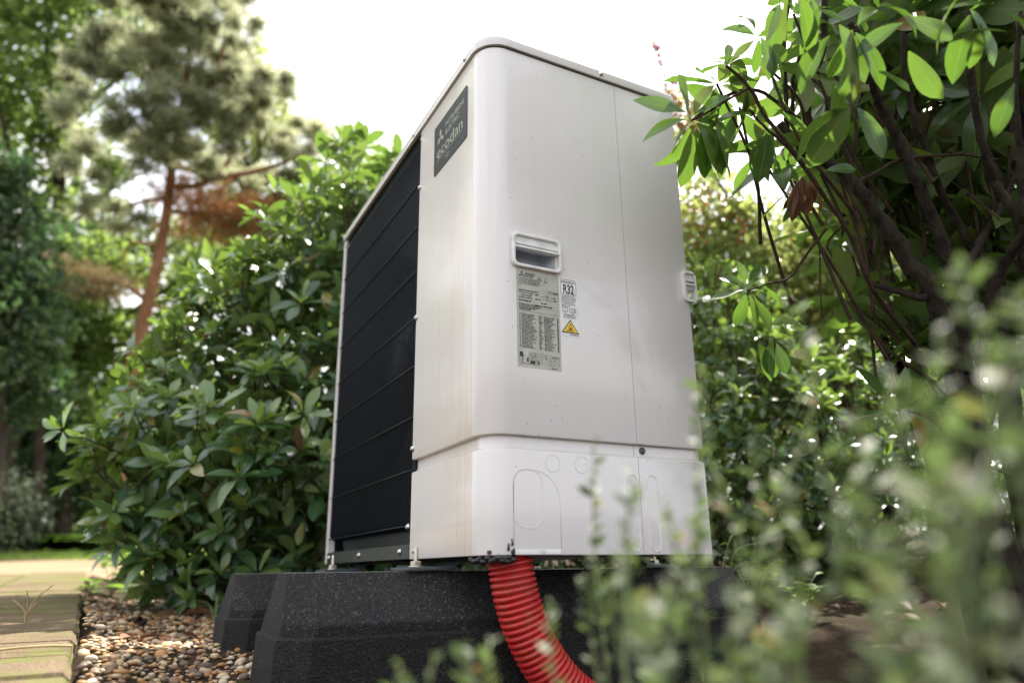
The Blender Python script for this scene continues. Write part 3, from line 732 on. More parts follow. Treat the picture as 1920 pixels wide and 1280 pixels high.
p.line([(0.1755, .4030), (.1735, .4055), (.1738, .4090), (.1768, .4130), (.1775, .4160), (.1800, .4120), (.1815, .4080), (.1808, .4050), (.1790, .4030)], .0009).poly([(.1760, .4035), (.1790, .4035), (.1795, .4060), (.1777, .4098), (.1757, .4060)])
p.build('flame_symbol', M['ink'], sk)

# feet of the unit ------------------------------------------------
BT = -0.0220
for bx_ in (0.225, 0.825):
    for sgn, by in ((-1, -0.033), (1, D+0.033)):
        ym = by+0.05*(-sgn)*1.0
        mb = MB(); ye = by+sgn*0.032; yi = by-sgn*0.060
        mb.box(bx_-0.05, bx_+0.05, min(ye, yi), max(ye, yi), BT+0.0005, BT+0.0065)
        mb.box(bx_-0.05, bx_-0.044, min(ye, yi)+.012, max(ye, yi), BT+.006, BT+.010)
        mb.add([(bx_-.05, yi-sgn*-.001, BT+.0066), (bx_+.05, yi, BT+.0066), (bx_+.05, yi-sgn*.03, 0.003), (bx_-.05, yi-sgn*.03, 0.003), (bx_-.05, yi+sgn*.006, BT+.0066), (bx_+.05, yi+sgn*.006, BT+.0066), (bx_+.05, yi-sgn*.022, 0.003), (bx_-.05, yi-sgn*.022, 0.003)], [(0, 1, 2, 3), (4, 5, 6, 7), (0, 4, 7, 3), (1, 5, 6, 2), (0, 1, 5, 4)])
        br = mb.build('mounting_foot', M['bracket'], hp, bevel=0.0012)
        mb = MB(); mb.lathe((bx_, by, BT+.0067), (0, 0, 1), [(0, .014), (.0018, .014)], 20); mb.build('washer', M['zinc'], br)
        mb = MB(); mb.lathe((bx_, by, BT+.0085), (0, 0, 1), [(0, .0098), (.001, .0105), (.0075, .0105), (.0085, .0095)], 6); mb.build('nut', M['zinc'], br)
        mb = MB(); prof = []
        for k in range(22): prof += [(k*.0011, .0048), (k*.0011+.00055, .0042)]
        mb.lathe((bx_, by, BT+.0172), (0, 0, 1), prof+[(.0245, .0036)], 14); mb.build('bolt', M['zinc'], br)

# ============================================================ rubber blocks
def block(cx, label):
    root = empty('rubber_block', (cx, 0.22, -0.24)); tag(root, label, 'rubber block', 'rubber mounting blocks under the unit')
    y0, y1 = -0.290, 0.715
    def outline(hw, ins, c):           # chamfered rectangle
        return [(cx-hw+c, y0+ins), (cx+hw-c, y0+ins), (cx+hw, y0+ins+c), (cx+hw, y1-ins-c), (cx+hw-c, y1-ins), (cx-hw+c, y1-ins), (cx-hw, y1-ins-c), (cx-hw, y0+ins+c)]
    lv = [(0.140, -0.006, .046, -0.255), (0.136, 0.0, .046, -0.121), (0.1345, 0.0015, .045, -0.118), (0.128, 0.006, .044, -0.118), (0.126, 0.009, .044, -0.100)]
    mb = MB(); V = []
    for hw, ins, c, z in lv: V += [(x, y, z) for x, y in outline(hw, ins, c)]
    F = [(i*8+k, i*8+(k+1) % 8, (i+1)*8+(k+1) % 8, (i+1)*8+k) for i in range(len(lv)-1) for k in range(8)]
    F.append(tuple(range(8))[::-1])
    # roof: slopes on both long sides, end faces stay upright
    b = (len(lv)-1)*8; t0 = len(V); hw2 = 0.040; ins = 0.020; T = BT-0.0005
    V += [(cx-hw2, y0+ins, T), (cx+hw2, y0+ins, T), (cx+hw2, y1-ins, T), (cx-hw2, y1-ins, T)]
    F += [(b+0, b+1, t0+1, t0+0), (b+1, b+2, t0+1), (b+2, b+3, t0+2, t0+1), (b+3, b+4, t0+2), (b+4, b+5, t0+3, t0+2), (b+5, b+6, t0+3), (b+6, b+7, t0+0, t0+3), (b+7, b+0, t0+0)]
    # top strips beside the rail channel
    V += [(cx-.021, y0+ins, T), (cx+.021, y0+ins, T), (cx+.021, y1-ins, T), (cx-.021, y1-ins, T), (cx-.021, y0+ins, T-.018), (cx+.021, y0+ins, T-.018), (cx+.021, y1-ins, T-.018), (cx-.021, y1-ins, T-.018)]
    q = t0+4
    F += [(t0, q, q+3, t0+3), (q+1, t0+1, t0+2, q+2), (q, q+4, q+7, q+3), (q+1, q+2, q+6, q+5), (q+4, q+5, q+6, q+7)]
    F[-13+0:-13+0] = []
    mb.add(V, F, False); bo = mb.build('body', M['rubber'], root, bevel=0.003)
    mb = MB(); mb.box(cx-.0195, cx+.0195, y0+ins+.004, y1-ins-.004, T-.017, T-.0145); mb.box(cx-.0205, cx-.0185, y0+ins+.003, y1-ins-.003, T-.017, T+.0003); mb.box(cx+.0185, cx+.0205, y0+ins+.003, y1-ins-.003, T-.017, T+.0003)
    mb.build('rail', M['alu'], root)
    return root
block(0.825, 'black rubber mounting block nearest the red hose, in front')
block(0.225, 'smaller looking black rubber mounting block behind, beside the gravel')

# ============================================================ red hose
ctrl = [(0.992, 0.066, 0.020), (0.996, 0.073, -0.012), (0.998, 0.082, -0.062), (1.0, 0.103, -0.122), (1.004, 0.138, -0.180), (1.012, 0.186, -0.228), (1.03, 0.25, -0.262), (1.05, 0.34, -0.29), (1.06, 0.43, -0.32)]
def catmull(P, n):
    P = [np.array(p, float) for p in P]; P = [2*P[0]-P[1]]+P+[2*P[-1]-P[-2]]; out = []
    for i in range(1, len(P)-2):
        for k in range(n):
            t = k/n; a, b, c, d = P[i-1:i+3]
            out.append(.5*((2*b)+(-a+c)*t+(2*a-5*b+4*c-d)*t*t+(-a+3*b-3*c+d)*t**3))
    out.append(P[-2]); return out
fine = np.array(catmull(ctrl, 40)); seg = np.linalg.norm(np.diff(fine, axis=0), axis=1); s_ = np.concatenate([[0], np.cumsum(seg)])
pitch = 0.0099; N = int(s_[-1]/pitch); pts = []; rad = []
prof = [(0.0, .0315), (.10, .0325), (.15, .0372), (.30, .0392), (.50, .0397), (.70, .0392), (.85, .0372), (.90, .0325)]
for k in range(N):
    for f_, r_ in prof:
        d_ = (k+f_)*pitch; pts.append([np.interp(d_, s_, fine[:, i]) for i in range(3)]); rad.append(r_)
mb = MB(); mb.tube(pts, rad, 28)
hz = mb.build('corrugated_hose', M['hose'], None, recalc=False); tag(hz, 'red corrugated plastic hose running from under the unit into the soil', 'hose')
# ============================================================ vegetation helpers
def norm(v): return v/(np.linalg.norm(v, axis=-1, keepdims=True)+1e-12)
def project(P):
    d = np.asarray(P)-CP; z = d@FW
    return 960+FPX*(d@RT)/z, 640-FPX*(d@UP)/z, z
def leaf_tmpl(wd=0.32, curl=0.15, fold=0.12, nseg=6, tip=0.8, peti=0.06, wave=0.0, bend=0.0):
    V = []; F = []
    for i in range(nseg+1):
        t = i/nseg; w_ = wd/2*max(0.0, math.sin(PI*min(1, t**tip)))**0.72 if 0 < i < nseg else 0.006
        if i == 0: w_ = 0.012
        z = -curl*(t-0.25)**2+curl*0.06
        wv = wave*math.sin(8*t+1)*(w_ > .02); bx = bend*t*t
        V += [(bx-w_, peti+t*(1-peti), z+fold*w_+wv), (bx, peti+t*(1-peti), z), (bx+w_, peti+t*(1-peti), z+fold*w_-wv*.7)]
    for i in range(nseg):
        for j in range(2): F.append((i*3+j, i*3+j+1, (i+1)*3+j+1, (i+1)*3+j))
    return np.array(V), np.array(F), np.tile([0., 1., 0.], nseg+1)
def frame(d, n):
    """d leaf direction, n rough upper normal (m,3) -> R (m,3,3) with columns x, d, n"""
    d = norm(d); x = norm(np.cross(d, n)); n2 = np.cross(x, d); return np.stack([x, d, n2], -1)
def rand_dirs(n, r=rng):
    v = r.normal(size=(n, 3)); return norm(v)
def rosette(c, axis, n, L, r, droop=0.0, open_=1.0):
    """whorl of leaves: returns list of (R, T, size)"""
    axis = norm(np.asarray(axis, float)); a = np.array([0, 0, 1.0]) if abs(axis[2]) < .9 else np.array([1.0, 0, 0])
    e1 = norm(np.cross(axis, a)); e2 = np.cross(axis, e1); out = []; ph = r.uniform(0, 6.28)
    for k in range(n):
        az = ph+k*2.39996+r.normal(0, .15); f = k/max(1, n-1)
        el = (1.15-1.15*f**0.7)*open_+r.normal(0, .15)
        rad = e1*math.cos(az)+e2*math.sin(az)
        d = axis*math.sin(el)+rad*math.cos(el); d = d+np.array([0, 0, -1.0])*(droop*(0.4+f)); d = norm(d)
        nn = axis*math.cos(el)-rad*math.sin(el)+r.normal(0, .18, 3)
        R = frame(d[None], nn[None])[0]
        out.append((R, c+axis*L*.04*(1-f)+rad*0.004, L*r.uniform(.72, 1.12)*(0.75 if f < .2 else 1), f < .34))
    return out
def put_leaf(root, me, R, T, s, name='leaf'):
    o = bpy.data.objects.new(name, me); COL.objects.link(o); o.parent = root
    m = Matrix(((R[0][0]*s, R[0][1]*s, R[0][2]*s, T[0]), (R[1][0]*s, R[1][1]*s, R[1][2]*s, T[1]), (R[2][0]*s, R[2][1]*s, R[2][2]*s, T[2]), (0, 0, 0, 1)))
    o.matrix_basis = Matrix.Translation(-Vector(root.location)) @ m
    return o
def leaves_mesh(name, leaves, tms, mat, root):
    if not leaves: return None
    VV = []; FF = []; MM = []; off = 0; k = len(tms)
    for i in range(k):
        q = leaves[i::k]
        if not q: continue
        R = np.array([a[0] for a in q]); T = np.array([a[1] for a in q]); S = np.array([a[2] for a in q])
        V, F = batch(tms[i][0], tms[i][1], R, T, S); VV.append(V); FF.append(F+off); off += len(V); MM.append(np.tile(tms[i][2] if len(tms[i]) > 2 else np.zeros(len(tms[i][0])), len(q)))
    o = link(name, mesh_np(name, np.concatenate(VV), np.concatenate(FF), True, np.concatenate(MM)), root, mat); o['kind'] = 'stuff'; return o

GREENS = [(0.0, (0.014, 0.048, 0.022)), (0.35, (0.026, 0.078, 0.030)), (0.7, (0.050, 0.120, 0.038)), (0.93, (0.12, 0.18, 0.05)), (0.97, (0.22, 0.17, 0.03)), (1.0, (0.16, 0.08, 0.025))]
M['rhodo'] = leaf_mat('rhododendron_leaf', GREENS, (0.34, 0.55, 0.06), 0.24, 0.34, 0.6, coat=0.45)
M['rhodo_back'] = leaf_mat('backlit_rhododendron_leaf', [(0.0, (0.026, 0.065, 0.018)), (0.5, (0.042, 0.095, 0.024)), (0.88, (0.085, 0.13, 0.03)), (0.96, (0.16, 0.13, 0.025)), (1.0, (0.14, 0.065, 0.02))], (0.22, 0.42, 0.04), 0.33, 0.32, 0.5, spots=True)
M['deadleaf'] = leaf_mat('dead_brown_leaf', [(0.0, (0.055, 0.024, 0.015)), (0.5, (0.10, 0.045, 0.024)), (1.0, (0.17, 0.085, 0.045))], (0.3, 0.11, 0.035), 0.12, 0.6, 0.3, under=(0.2, 0.11, 0.06))
M['young'] = leaf_mat('young_rhododendron_leaf', [(0.0, (0.075, 0.145, 0.035)), (0.6, (0.11, 0.19, 0.05)), (1.0, (0.16, 0.22, 0.06))], (0.40, 0.60, 0.08), 0.30, 0.34, 0.6, coat=0.45)
M['oak'] = leaf_mat('broadleaf_foliage', [(0.0, (0.035, 0.065, 0.018)), (0.5, (0.065, 0.11, 0.028)), (1.0, (0.11, 0.15, 0.04))], (0.46, 0.64, 0.14), 0.50, 0.5, 0.3)
M['pale'] = leaf_mat('pale_green_foliage', [(0.0, (0.07, 0.11, 0.028)), (0.6, (0.13, 0.18, 0.045)), (0.92, (0.20, 0.22, 0.06)), (1.0, (0.30, 0.17, 0.04))], (0.56, 0.64, 0.18), 0.50, 0.5, 0.3)
M['dark_fol'] = leaf_mat('dark_conifer_foliage', [(0.0, (0.012, 0.036, 0.020)), (0.6, (0.026, 0.060, 0.030)), (1.0, (0.045, 0.085, 0.035))], (0.16, 0.32, 0.09), 0.35, 0.55, 0.3)
M['needle'] = leaf_mat('pine_needles', [(0.0, (0.105, 0.125, 0.068)), (0.6, (0.175, 0.20, 0.115)), (1.0, (0.27, 0.275, 0.17))], (0.66, 0.68, 0.42), 0.58, 0.5, 0.3)
M['brown_needle'] = leaf_mat('dead_pine_needles', [(0.0, (0.20, 0.075, 0.03)), (1.0, (0.38, 0.17, 0.075))], (0.5, 0.2, 0.07), 0.35, 0.6, 0.2)
M['dry_needle'] = leaf_mat('drying_pine_needles', [(0.0, (0.10, 0.075, 0.04)), (1.0, (0.20, 0.13, 0.07))], (0.4, 0.28, 0.12), 0.35, 0.6, 0.2)
M['greyleaf'] = leaf_mat('grey_green_foliage', [(0.0, (0.035, 0.05, 0.032)), (1.0, (0.085, 0.10, 0.07))], (0.2, 0.24, 0.14), 0.25, 0.6, 0.3)
M['weed'] = leaf_mat('weed_leaf', [(0.0, (0.022, 0.048, 0.016)), (0.4, (0.042, 0.070, 0.026)), (0.75, (0.072, 0.095, 0.045)), (0.95, (0.14, 0.15, 0.10)), (1.0, (0.30, 0.14, 0.03))], (0.26, 0.38, 0.11), 0.25, 0.6, 0.25, under=(0.15, 0.17, 0.10))
M['fern'] = leaf_mat('fern_frond', [(0.0, (0.06, 0.12, 0.025)), (1.0, (0.12, 0.20, 0.04))], (0.3, 0.5, 0.06), 0.4, 0.5, 0.3)
M['berry'] = plain('red_berry', (0.42, 0.035, 0.015), 0.3)
M['bark'] = bark_mat('dark_rhododendron_bark', (0.010, 0.008, 0.006), (0.050, 0.038, 0.028), 60)
M['twig'] = bark_mat('reddish_twig', (0.022, 0.015, 0.010), (0.070, 0.042, 0.028), 80)
M['pinebark'] = bark_mat('orange_pine_bark', (0.17, 0.075, 0.038), (0.36, 0.185, 0.105), 6)
M['trunk'] = bark_mat('dark_forest_bark', (0.025, 0.019, 0.014), (0.075, 0.055, 0.04), 8)
M['stem'] = plain('pale_green_stem', (0.16, 0.19, 0.08), 0.6)
M['straw'] = plain('dry_straw', (0.36, 0.27, 0.13), 0.7)

LT = [leaf_tmpl(.36, .10, .20, 7, 1.25, wave=.018, bend=.05), leaf_tmpl(.31, .30, .30, 7, 1.15, wave=.012, bend=-.08), leaf_tmpl(.40, .18, .14, 7, 1.35, wave=.022), leaf_tmpl(.33, .55, .40, 7, 1.1, wave=.015, bend=.10)]
def leafmeshes(name, mat):
    out = []
    for V, F, md in LT:
        me = mesh_np(name, V, F, True, md); me.materials.append(mat); out.append(me)
    return out
QT = (np.array([(0, 0, 0), (.28, .42, .05), (0, 1, -.04), (-.28, .42, .05)]), np.array([(0, 1, 2, 3)]))

def shrub_leaves(lobes, dens, L, r, jit=.14, upb=.55, n=(7, 11), zmin=None):
    """rosettes over the outside of several ellipsoid lobes -> list of (centre, axis, normal, leaves)"""
    out = []
    for i, (c, R3) in enumerate(lobes):
        c = np.asarray(c); R3 = np.asarray(R3); area = 4*PI*((R3[0]*R3[1])**1.6+(R3[0]*R3[2])**1.6+(R3[1]*R3[2])**1.6)**(1/1.6)/3**(1/1.6)
        for k in range(int(area*dens)):
            d = rand_dirs(1, r)[0]; p = c+d*R3*(1-abs(r.normal(0, jit)))
            if zmin is not None and p[2] < zmin(p): continue
            if any(j != i and (((p-np.asarray(c2))/np.asarray(r2))**2).sum() < .72 for j, (c2, r2) in enumerate(lobes)): continue
            nn = norm(d/R3); ax = norm(nn*.55+np.array([0, 0, upb+.15])+r.normal(0, .22, 3))
            out.append((p, ax, nn, rosette(p, ax, r.integers(*n), L*r.uniform(.75, 1.1), r, droop=.0)))
    return out

def big_shrub(name, label, cat, base, lobes, dens, L, mat, seed, nparts=300, want=None, group=None, upb=.55, branches=26, zmin=None, inner=0.5, jit=.14):
    r = np.random.default_rng(seed); root = empty(name, base); tag(root, label, cat, group)
    W_ = shrub_leaves(lobes, dens, L, r, jit=jit, upb=upb, zmin=zmin)
    def score(w_):
        u_, v_, z_ = project(w_[0]); ok = want is None or want(u_, v_)
        return (0 if ok else 50) + z_ + (1.2 if w_[2]@FW > .1 else 0)
    W_.sort(key=score)
    all_ = [l for w_ in W_ for l in w_[3]]
    meshes = leafmeshes('leaf', mat)
    ym = leafmeshes('leaf', M['young'])
    for k, (R, T, s, yg) in enumerate(all_[:nparts]): put_leaf(root, (ym if yg else meshes)[k % 4], R, T, s)
    restl = [l for l in all_[nparts:] if not l[3]]
    leaves_mesh('young_foliage', [l for l in all_[nparts:] if l[3]], LT, M['young'], root)
    # loose inner leaves so that the bush is dense and dark inside
    for c, R3 in lobes:
        m = int(inner*dens*6*4*R3[0]*R3[2]); d = rand_dirs(m, r)*(r.random((m, 1))**(1/2.2)); P = np.asarray(c)+d*np.asarray(R3)*.80
        Rm = frame(norm(rand_dirs(m, r)+np.array([0, 0, .2])), np.array([0, 0, 1.0])+r.normal(0, .5, (m, 3)))
        for i in range(m):
            if zmin is not None and P[i][2] < zmin(P[i]): continue
            restl.append((Rm[i], P[i], L*r.uniform(.7, 1.1)))
    leaves_mesh('foliage', restl, LT, mat, root)
    mb = MB(); b = np.asarray(base, float)
    for k in range(branches):
        w_ = W_[r.integers(0, len(W_))]; e = w_[0]; m1 = b+(e-b)*np.array([.35, .35, .45])+r.normal(0, .05, 3); m2 = b+(e-b)*.75+r.normal(0, .05, 3)
        P = catmull([b+r.normal(0, .05, 3)*np.array([1, 1, 0]), m1, m2, e], 5); n_ = len(P); mb.tube(P, [.018*(1-i/n_)+.003 for i in range(n_)], 6)
    mb.build('branches', M['bark'], root, recalc=False)
    mb = MB()
    for w_ in W_[:int(len(W_)*.7)]:
        mb.tube([w_[0]-w_[1]*.14-w_[2]*.06+r.normal(0, .01, 3), w_[0]-w_[1]*.06, w_[0]], [.0035, .003, .0025], 5, cap=False)
    tw = mb.build('twigs', M['twig'], root, recalc=False); tw['kind'] = 'stuff'
    return root, W_

# ---- left rhododendron bush
Lz = lambda p: float(ground_z(p[0], p[1]))+0.03+0.03*math.sin(p[0]*5)
def lobe(px, py, dist, rp, k=(1, 1, 1)):
    R_ = pxr(rp, dist); return (at(px, py, dist), (R_*k[0], R_*k[1], R_*k[2]))
bush_base = at(520, 1040, 3.3); bush_base[2] = float(ground_z(bush_base[0], bush_base[1]))
big_shrub('rhododendron_bush', 'dense rounded rhododendron bush left of the unit, with rosettes of glossy leaves', 'bush', tuple(bush_base),
    [lobe(310, 865, 2.95, 125), lobe(330, 985, 2.95, 105), lobe(400, 960, 2.85, 130), lobe(540, 970, 2.8, 160), lobe(440, 1050, 2.75, 85), lobe(570, 1055, 2.75, 85), lobe(330, 1050, 2.85, 60), lobe(490, 850, 2.7, 165), lobe(400, 715, 3.2, 140), lobe(490, 600, 3.3, 135), lobe(600, 660, 3.05, 200), lobe(620, 490, 3.4, 150, (1, 1, 1.1)), lobe(710, 480, 3.5, 170, (1, 1, 1.15)), lobe(850, 700, 3.6, 330), lobe(720, 1000, 3.1, 150), lobe(900, 1000, 3.2, 160)],
    48, 0.112, M['rhodo'], 21, want=lambda u_, v_: u_ < 650 and v_ < 1060, zmin=Lz, inner=2.4)
# a single sprig that sticks out to the left of the bush, and a long upright shoots at the top
def sprig(root, P, n, L, r, meshes, tw='twig', axis=None, droop=.1, rad=.003, mat='twig', name='branch'):
    mb = MB(); C = catmull(P, 6); mb.tube(C, [rad*(1-.5*i/len(C)) for i in range(len(C))], 6); mb.build(name, M[mat], root, recalc=False)
    ax = norm(C[-1]-C[-3]) if axis is None else axis
    for k, (R, T, s, yg) in enumerate(rosette(C[-1], ax, n, L, r, droop)): put_leaf(root, meshes[k % 4], R, T, s)
bush = [o for o in bpy.data.objects if o.name == 'rhododendron_bush'][0]
rh_m = leafmeshes('leaf', M['rhodo']); r_ = np.random.default_rng(5)
sprig(bush, [at(230, 850, 2.8), at(160, 822, 2.7), at(118, 806, 2.65)], 8, .085, r_, rh_m)
for (px, py, d_) in ((640, 255, 3.1), (680, 262, 3.2), (610, 290, 3.15), (725, 300, 3.3), (560, 370, 3.1), (500, 400, 3.0), (745, 290, 3.35), (660, 310, 3.0), (540, 430, 2.9), (455, 470, 2.95), (400, 500, 3.0), (590, 340, 3.0)):
    b_ = at(px+r_.uniform(-10, 10), py+110, d_); t_ = at(px, py+15, d_)
    sprig(bush, [b_, (b_+t_)/2+r_.normal(0, .01, 3), t_], int(r_.integers(7, 10)), .12, r_, rh_m, axis=norm(np.array([0, 0, 1.0])+r_.normal(0, .15, 3)), droop=0.0)
# two hanging dead leaves
dm = leafmeshes('dead_leaf', M['deadleaf'])
for (px, py, d_, s) in ((560, 790, 2.45, .095), (553, 795, 2.46, .085), (566, 800, 2.45, .075)):
    p_ = at(px, py, d_); R = frame((np.array([[.05*(px-560)/6, .05, -1.0]])), -FW[None])[0]; put_leaf(bush, dm[1], R, p_, s, 'dead_leaf')

# ---- right rhododendron: thick dark branches and big backlit leaves
rr_root_p = at(1800, 760, 1.75); rr_root_p[2] = float(ground_z(rr_root_p[0], rr_root_p[1]))
rr = empty('rhododendron_shrub', tuple(rr_root_p)); tag(rr, 'tall rhododendron shrub at right with thick dark branches and large backlit leaves', 'shrub')
BRN = [
 ([(1800, 760, 1.7), (1760, 575, 1.62), (1700, 480, 1.6), (1640, 400, 1.58), (1580, 325, 1.56), (1520, 290, 1.54), (1460, 232, 1.52)], 19, 7),
 ([(1810, 700, 1.72), (1780, 500, 1.7), (1740, 390, 1.68), (1705, 310, 1.66), (1670, 235, 1.64), (1640, 170, 1.6), (1612, 75, 1.56), (1592, 45, 1.55)], 15, 5),
 ([(1545, 300, 1.55), (1512, 215, 1.6), (1525, 150, 1.6), (1545, 85, 1.62), (1545, -30, 1.65)], 10, 6),
 ([(1476, 240, 1.55), (1474, 200, 1.56), (1470, 80, 1.58), (1480, -20, 1.6)], 6, 4),
 ([(1720, 650, 1.6), (1635, 540, 1.45), (1600, 450, 1.42), (1550, 375, 1.4), (1500, 300, 1.38), (1440, 225, 1.36), (1405, 165, 1.35), (1360, 122, 1.34)], 5, 3),
 ([(1545, 365, 1.4), (1480, 280, 1.38), (1430, 235, 1.37), (1404, 205, 1.36)], 4, 2.5),
 ([(1640, 600, 1.5), (1630, 530, 1.5), (1615, 450, 1.5), (1595, 350, 1.5), (1605, 250, 1.48), (1598, 195, 1.48)], 4.5, 3),
 ([(1930, 560, 1.75), (1910, 415, 1.7), (1870, 350, 1.7), (1845, 280, 1.68), (1820, 140, 1.66), (1815, 20, 1.65)], 10, 6),
 ([(1885, 640, 1.8), (1865, 540, 1.8), (1800, 425, 1.78), (1760, 350, 1.76), (1730, 260, 1.75), (1700, 170, 1.74), (1690, 60, 1.74)], 9, 5),
 ([(1915, 420, 1.6), (1912, 300, 1.6), (1905, 150, 1.6), (1915, 20, 1.6)], 7, 4),
 ([(1700, 718, 1.9), (1665, 660, 1.9), (1640, 600, 1.92), (1630, 560, 1.95)], 14, 9),
 ([(1740, 560, 1.6), (1690, 548, 1.62), (1630, 530, 1.62)], 9, 5),
 ([(1600, 345, 1.58), (1640, 325, 1.62), (1690, 300, 1.66), (1800, 290, 1.7), (1870, 300, 1.72)], 4, 3),
 ([(1550, 428, 1.42), (1510, 480, 1.42), (1480, 520, 1.42), (1440, 532, 1.4), (1400, 545, 1.38)], 3, 1.8),
 ([(1537, 455, 1.42), (1538, 530, 1.42), (1541, 595, 1.42)], 2, 1.4),
 ([(1500, 225, 1.55), (1420, 170, 1.5), (1350, 185, 1.45), (1300, 225, 1.40)], 4, 3),
 ([(1405, 165, 1.35), (1360, 190, 1.36), (1320, 215, 1.37), (1296, 226, 1.37)], 3, 2.2),
 ([(1840, 620, 1.7), (1880, 500, 1.66), (1935, 420, 1.6)], 12, 8),
 ([(1760, 575, 1.62), (1830, 470, 1.7), (1880, 380, 1.8), (1940, 250, 1.85)], 10, 5),
]
for P, w0, w1 in BRN:
    C = catmull([at(*p) for p in P], 6); n_ = len(C); mb = MB()
    rad = [pxr(w0+(w1-w0)*i/n_, P[0][2])*.8*(1+r_.normal(0, .05)) for i in range(n_)]
    C = [c + r_.normal(0, .10*pxr(w0, 1.5), 3) for c in C]
    mb.tube(C, rad, 8); mb.build('branch', M['bark' if w0 > 5 else 'twig'], rr, recalc=False)
mb = MB(); mb.tube([rr_root_p+np.array([0, 0, -.02]), at(1805, 900, 1.75), at(1800, 760, 1.7)], [.045, .036, .03], 10)
mb.tube([rr_root_p+np.array([.03, .05, -.02]), at(1830, 900, 1.78), at(1810, 700, 1.72)], [.04, .03, .024], 10)
mb.tube([rr_root_p+np.array([.02, .12, -.02]), at(1900, 850, 1.82), at(1885, 640, 1.8)], [.03, .024, .018], 10)
mb.tube([rr_root_p+np.array([-.1, .1, -.02]), at(1750, 820, 1.9), at(1700, 718, 1.9)], [.03, .028, .026], 10)
mb.build('trunk', M['bark'], rr, recalc=False)
bk = leafmeshes('leaf', M['rhodo_back']); r_ = np.random.default_rng(11); cnt = 0
def hang(px, py, d_, L, dirpx, parent=rr, ms=bk, name='leaf', face=None, k=0):
    """one leaf from photo-pixel px,py pointing along dirpx (pixels)"""
    p_ = at(px, py, d_); q_ = at(px+dirpx[0], py+dirpx[1], d_+r_.uniform(-.02, .05)); d = q_-p_
    nn = (-FW*.7+UP*.5+r_.normal(0, .35, 3)) if face is None else face
    put_leaf(parent, ms[k % 4], frame(d[None], nn[None])[0], p_, np.linalg.norm(d), name)
    global cnt
    cnt += 1
# the bright whorl across the unit's corner (leaf by leaf), then its hanging leaves
for i, (x, y, dx, dy) in enumerate([(1292, 212, -105, -24), (1292, 222, -92, 30), (1290, 215, -12, -76), (1300, 218, 30, -70), (1296, 226, -40, 60), (1300, 225, 72, 14), (1303, 228, 52, 46), (1298, 230, -52, 100), (1300, 235, -16, 118), (1304, 235, 20, 105), (1310, 232, 50, 92), (1318, 236, 12, 118), (1330, 230, 44, 104), (1345, 225, 8, 110), (1305, 215, 62, -38)]):
    hang(x, y, 1.37, .1, (dx, dy), k=i)
for i, (x, y, dx, dy) in enumerate([(1440, 235, -12, 108), (1440, 240, -36, 100), (1444, 238, 14, 92), (1430, 215, -115, 12), (1445, 200, 80, 55), (1400, 160, -8, 62), (1392, 150, 20, 70), (1362, 122, -42, -10), (1362, 120, -50, 14), (1362, 120, 10, -42), (1365, 122, 40, -22), (1366, 124, 34, 16), (1350, 175, -50, 40), (1345, 180, -14, 62), (1400, 205, -40, 84), (1420, 70, -60, -22), (1420, 72, -48, 40), (1424, 70, -12, 70), (1425, 66, 30, 74), (1418, 62, -30, -44), (1450, 90, -6, 62), (1448, 90, 26, 84)]):
    hang(x, y, 1.40, .1, (dx, dy), k=i)
for i, (x, y, dx, dy) in enumerate([(1480, -20, -14, 100), (1500, -15, 22, 118), (1465, -10, -22, 90), (1520, -10, 10, 105), (1600, 50, -40, 100), (1600, 55, 60, 110), (1596, 50, -10, 140), (1606, 50, 38, -50), (1590, 45, -60, -30), (1560, 150, 18, 130), (1598, 195, -85, 120), (1600, 200, -120, 70), (1604, 196, 60, 96), (1598, 198, 10, -90), (1640, 130, 70, 36), (1560, 60, -70, 120), (1570, 40, 60, 112), (1800, -10, -60, 110), (1815, 10, 60, 110), (1820, 20, -30, 140), (1840, 40, -18, 90), (1700, 40, -110, 60), (1690, 30, 100, 40), (1880, 20, 70, 60), (1905, 150, -40, 110), (1895, 60, -120, 0), (1760, 20, 90, -20), (1640, 10, 90, 30), (1700, 90, 60, 100)]):
    hang(x, y, 1.25, .13, (dx, dy), k=i)
for i, (x, y, dx, dy) in enumerate([(1398, 542, -72, 20), (1398, 538, -10, -52), (1402, 538, 34, -44), (1404, 545, 62, 10), (1400, 548, -18, 66), (1404, 550, 16, 60), (1408, 548, 40, 70), (1396, 540, -50, -26), (1420, 640, 40, 66), (1450, 632, -18, 84), (1455, 640, 20, 60), (1440, 610, 70, -12)]):
    hang(x, y, 1.38, .09, (dx, dy), k=i)
for i, (x, y, dx, dy) in enumerate([(1495, 335, -10, 72), (1503, 330, -22, 84), (1510, 330, 0, 76), (1517, 332, 10, 64), (1508, 325, -34, 70), (1522, 338, 22, 70)]): hang(x, y, 1.4, .1, (dx, dy), ms=dm, name='dead_leaf', k=i)
for i, (x, y, dx, dy) in enumerate([(1480, 360, -52, 46), (1488, 366, -18, 50), (1545, 320, 62, -6), (1530, 220, 12, 30)]): hang(x, y, 1.4, .08, (dx, dy), ms=leafmeshes('yellow_leaf', M['rhodo_back']), name='yellow_leaf', k=i)
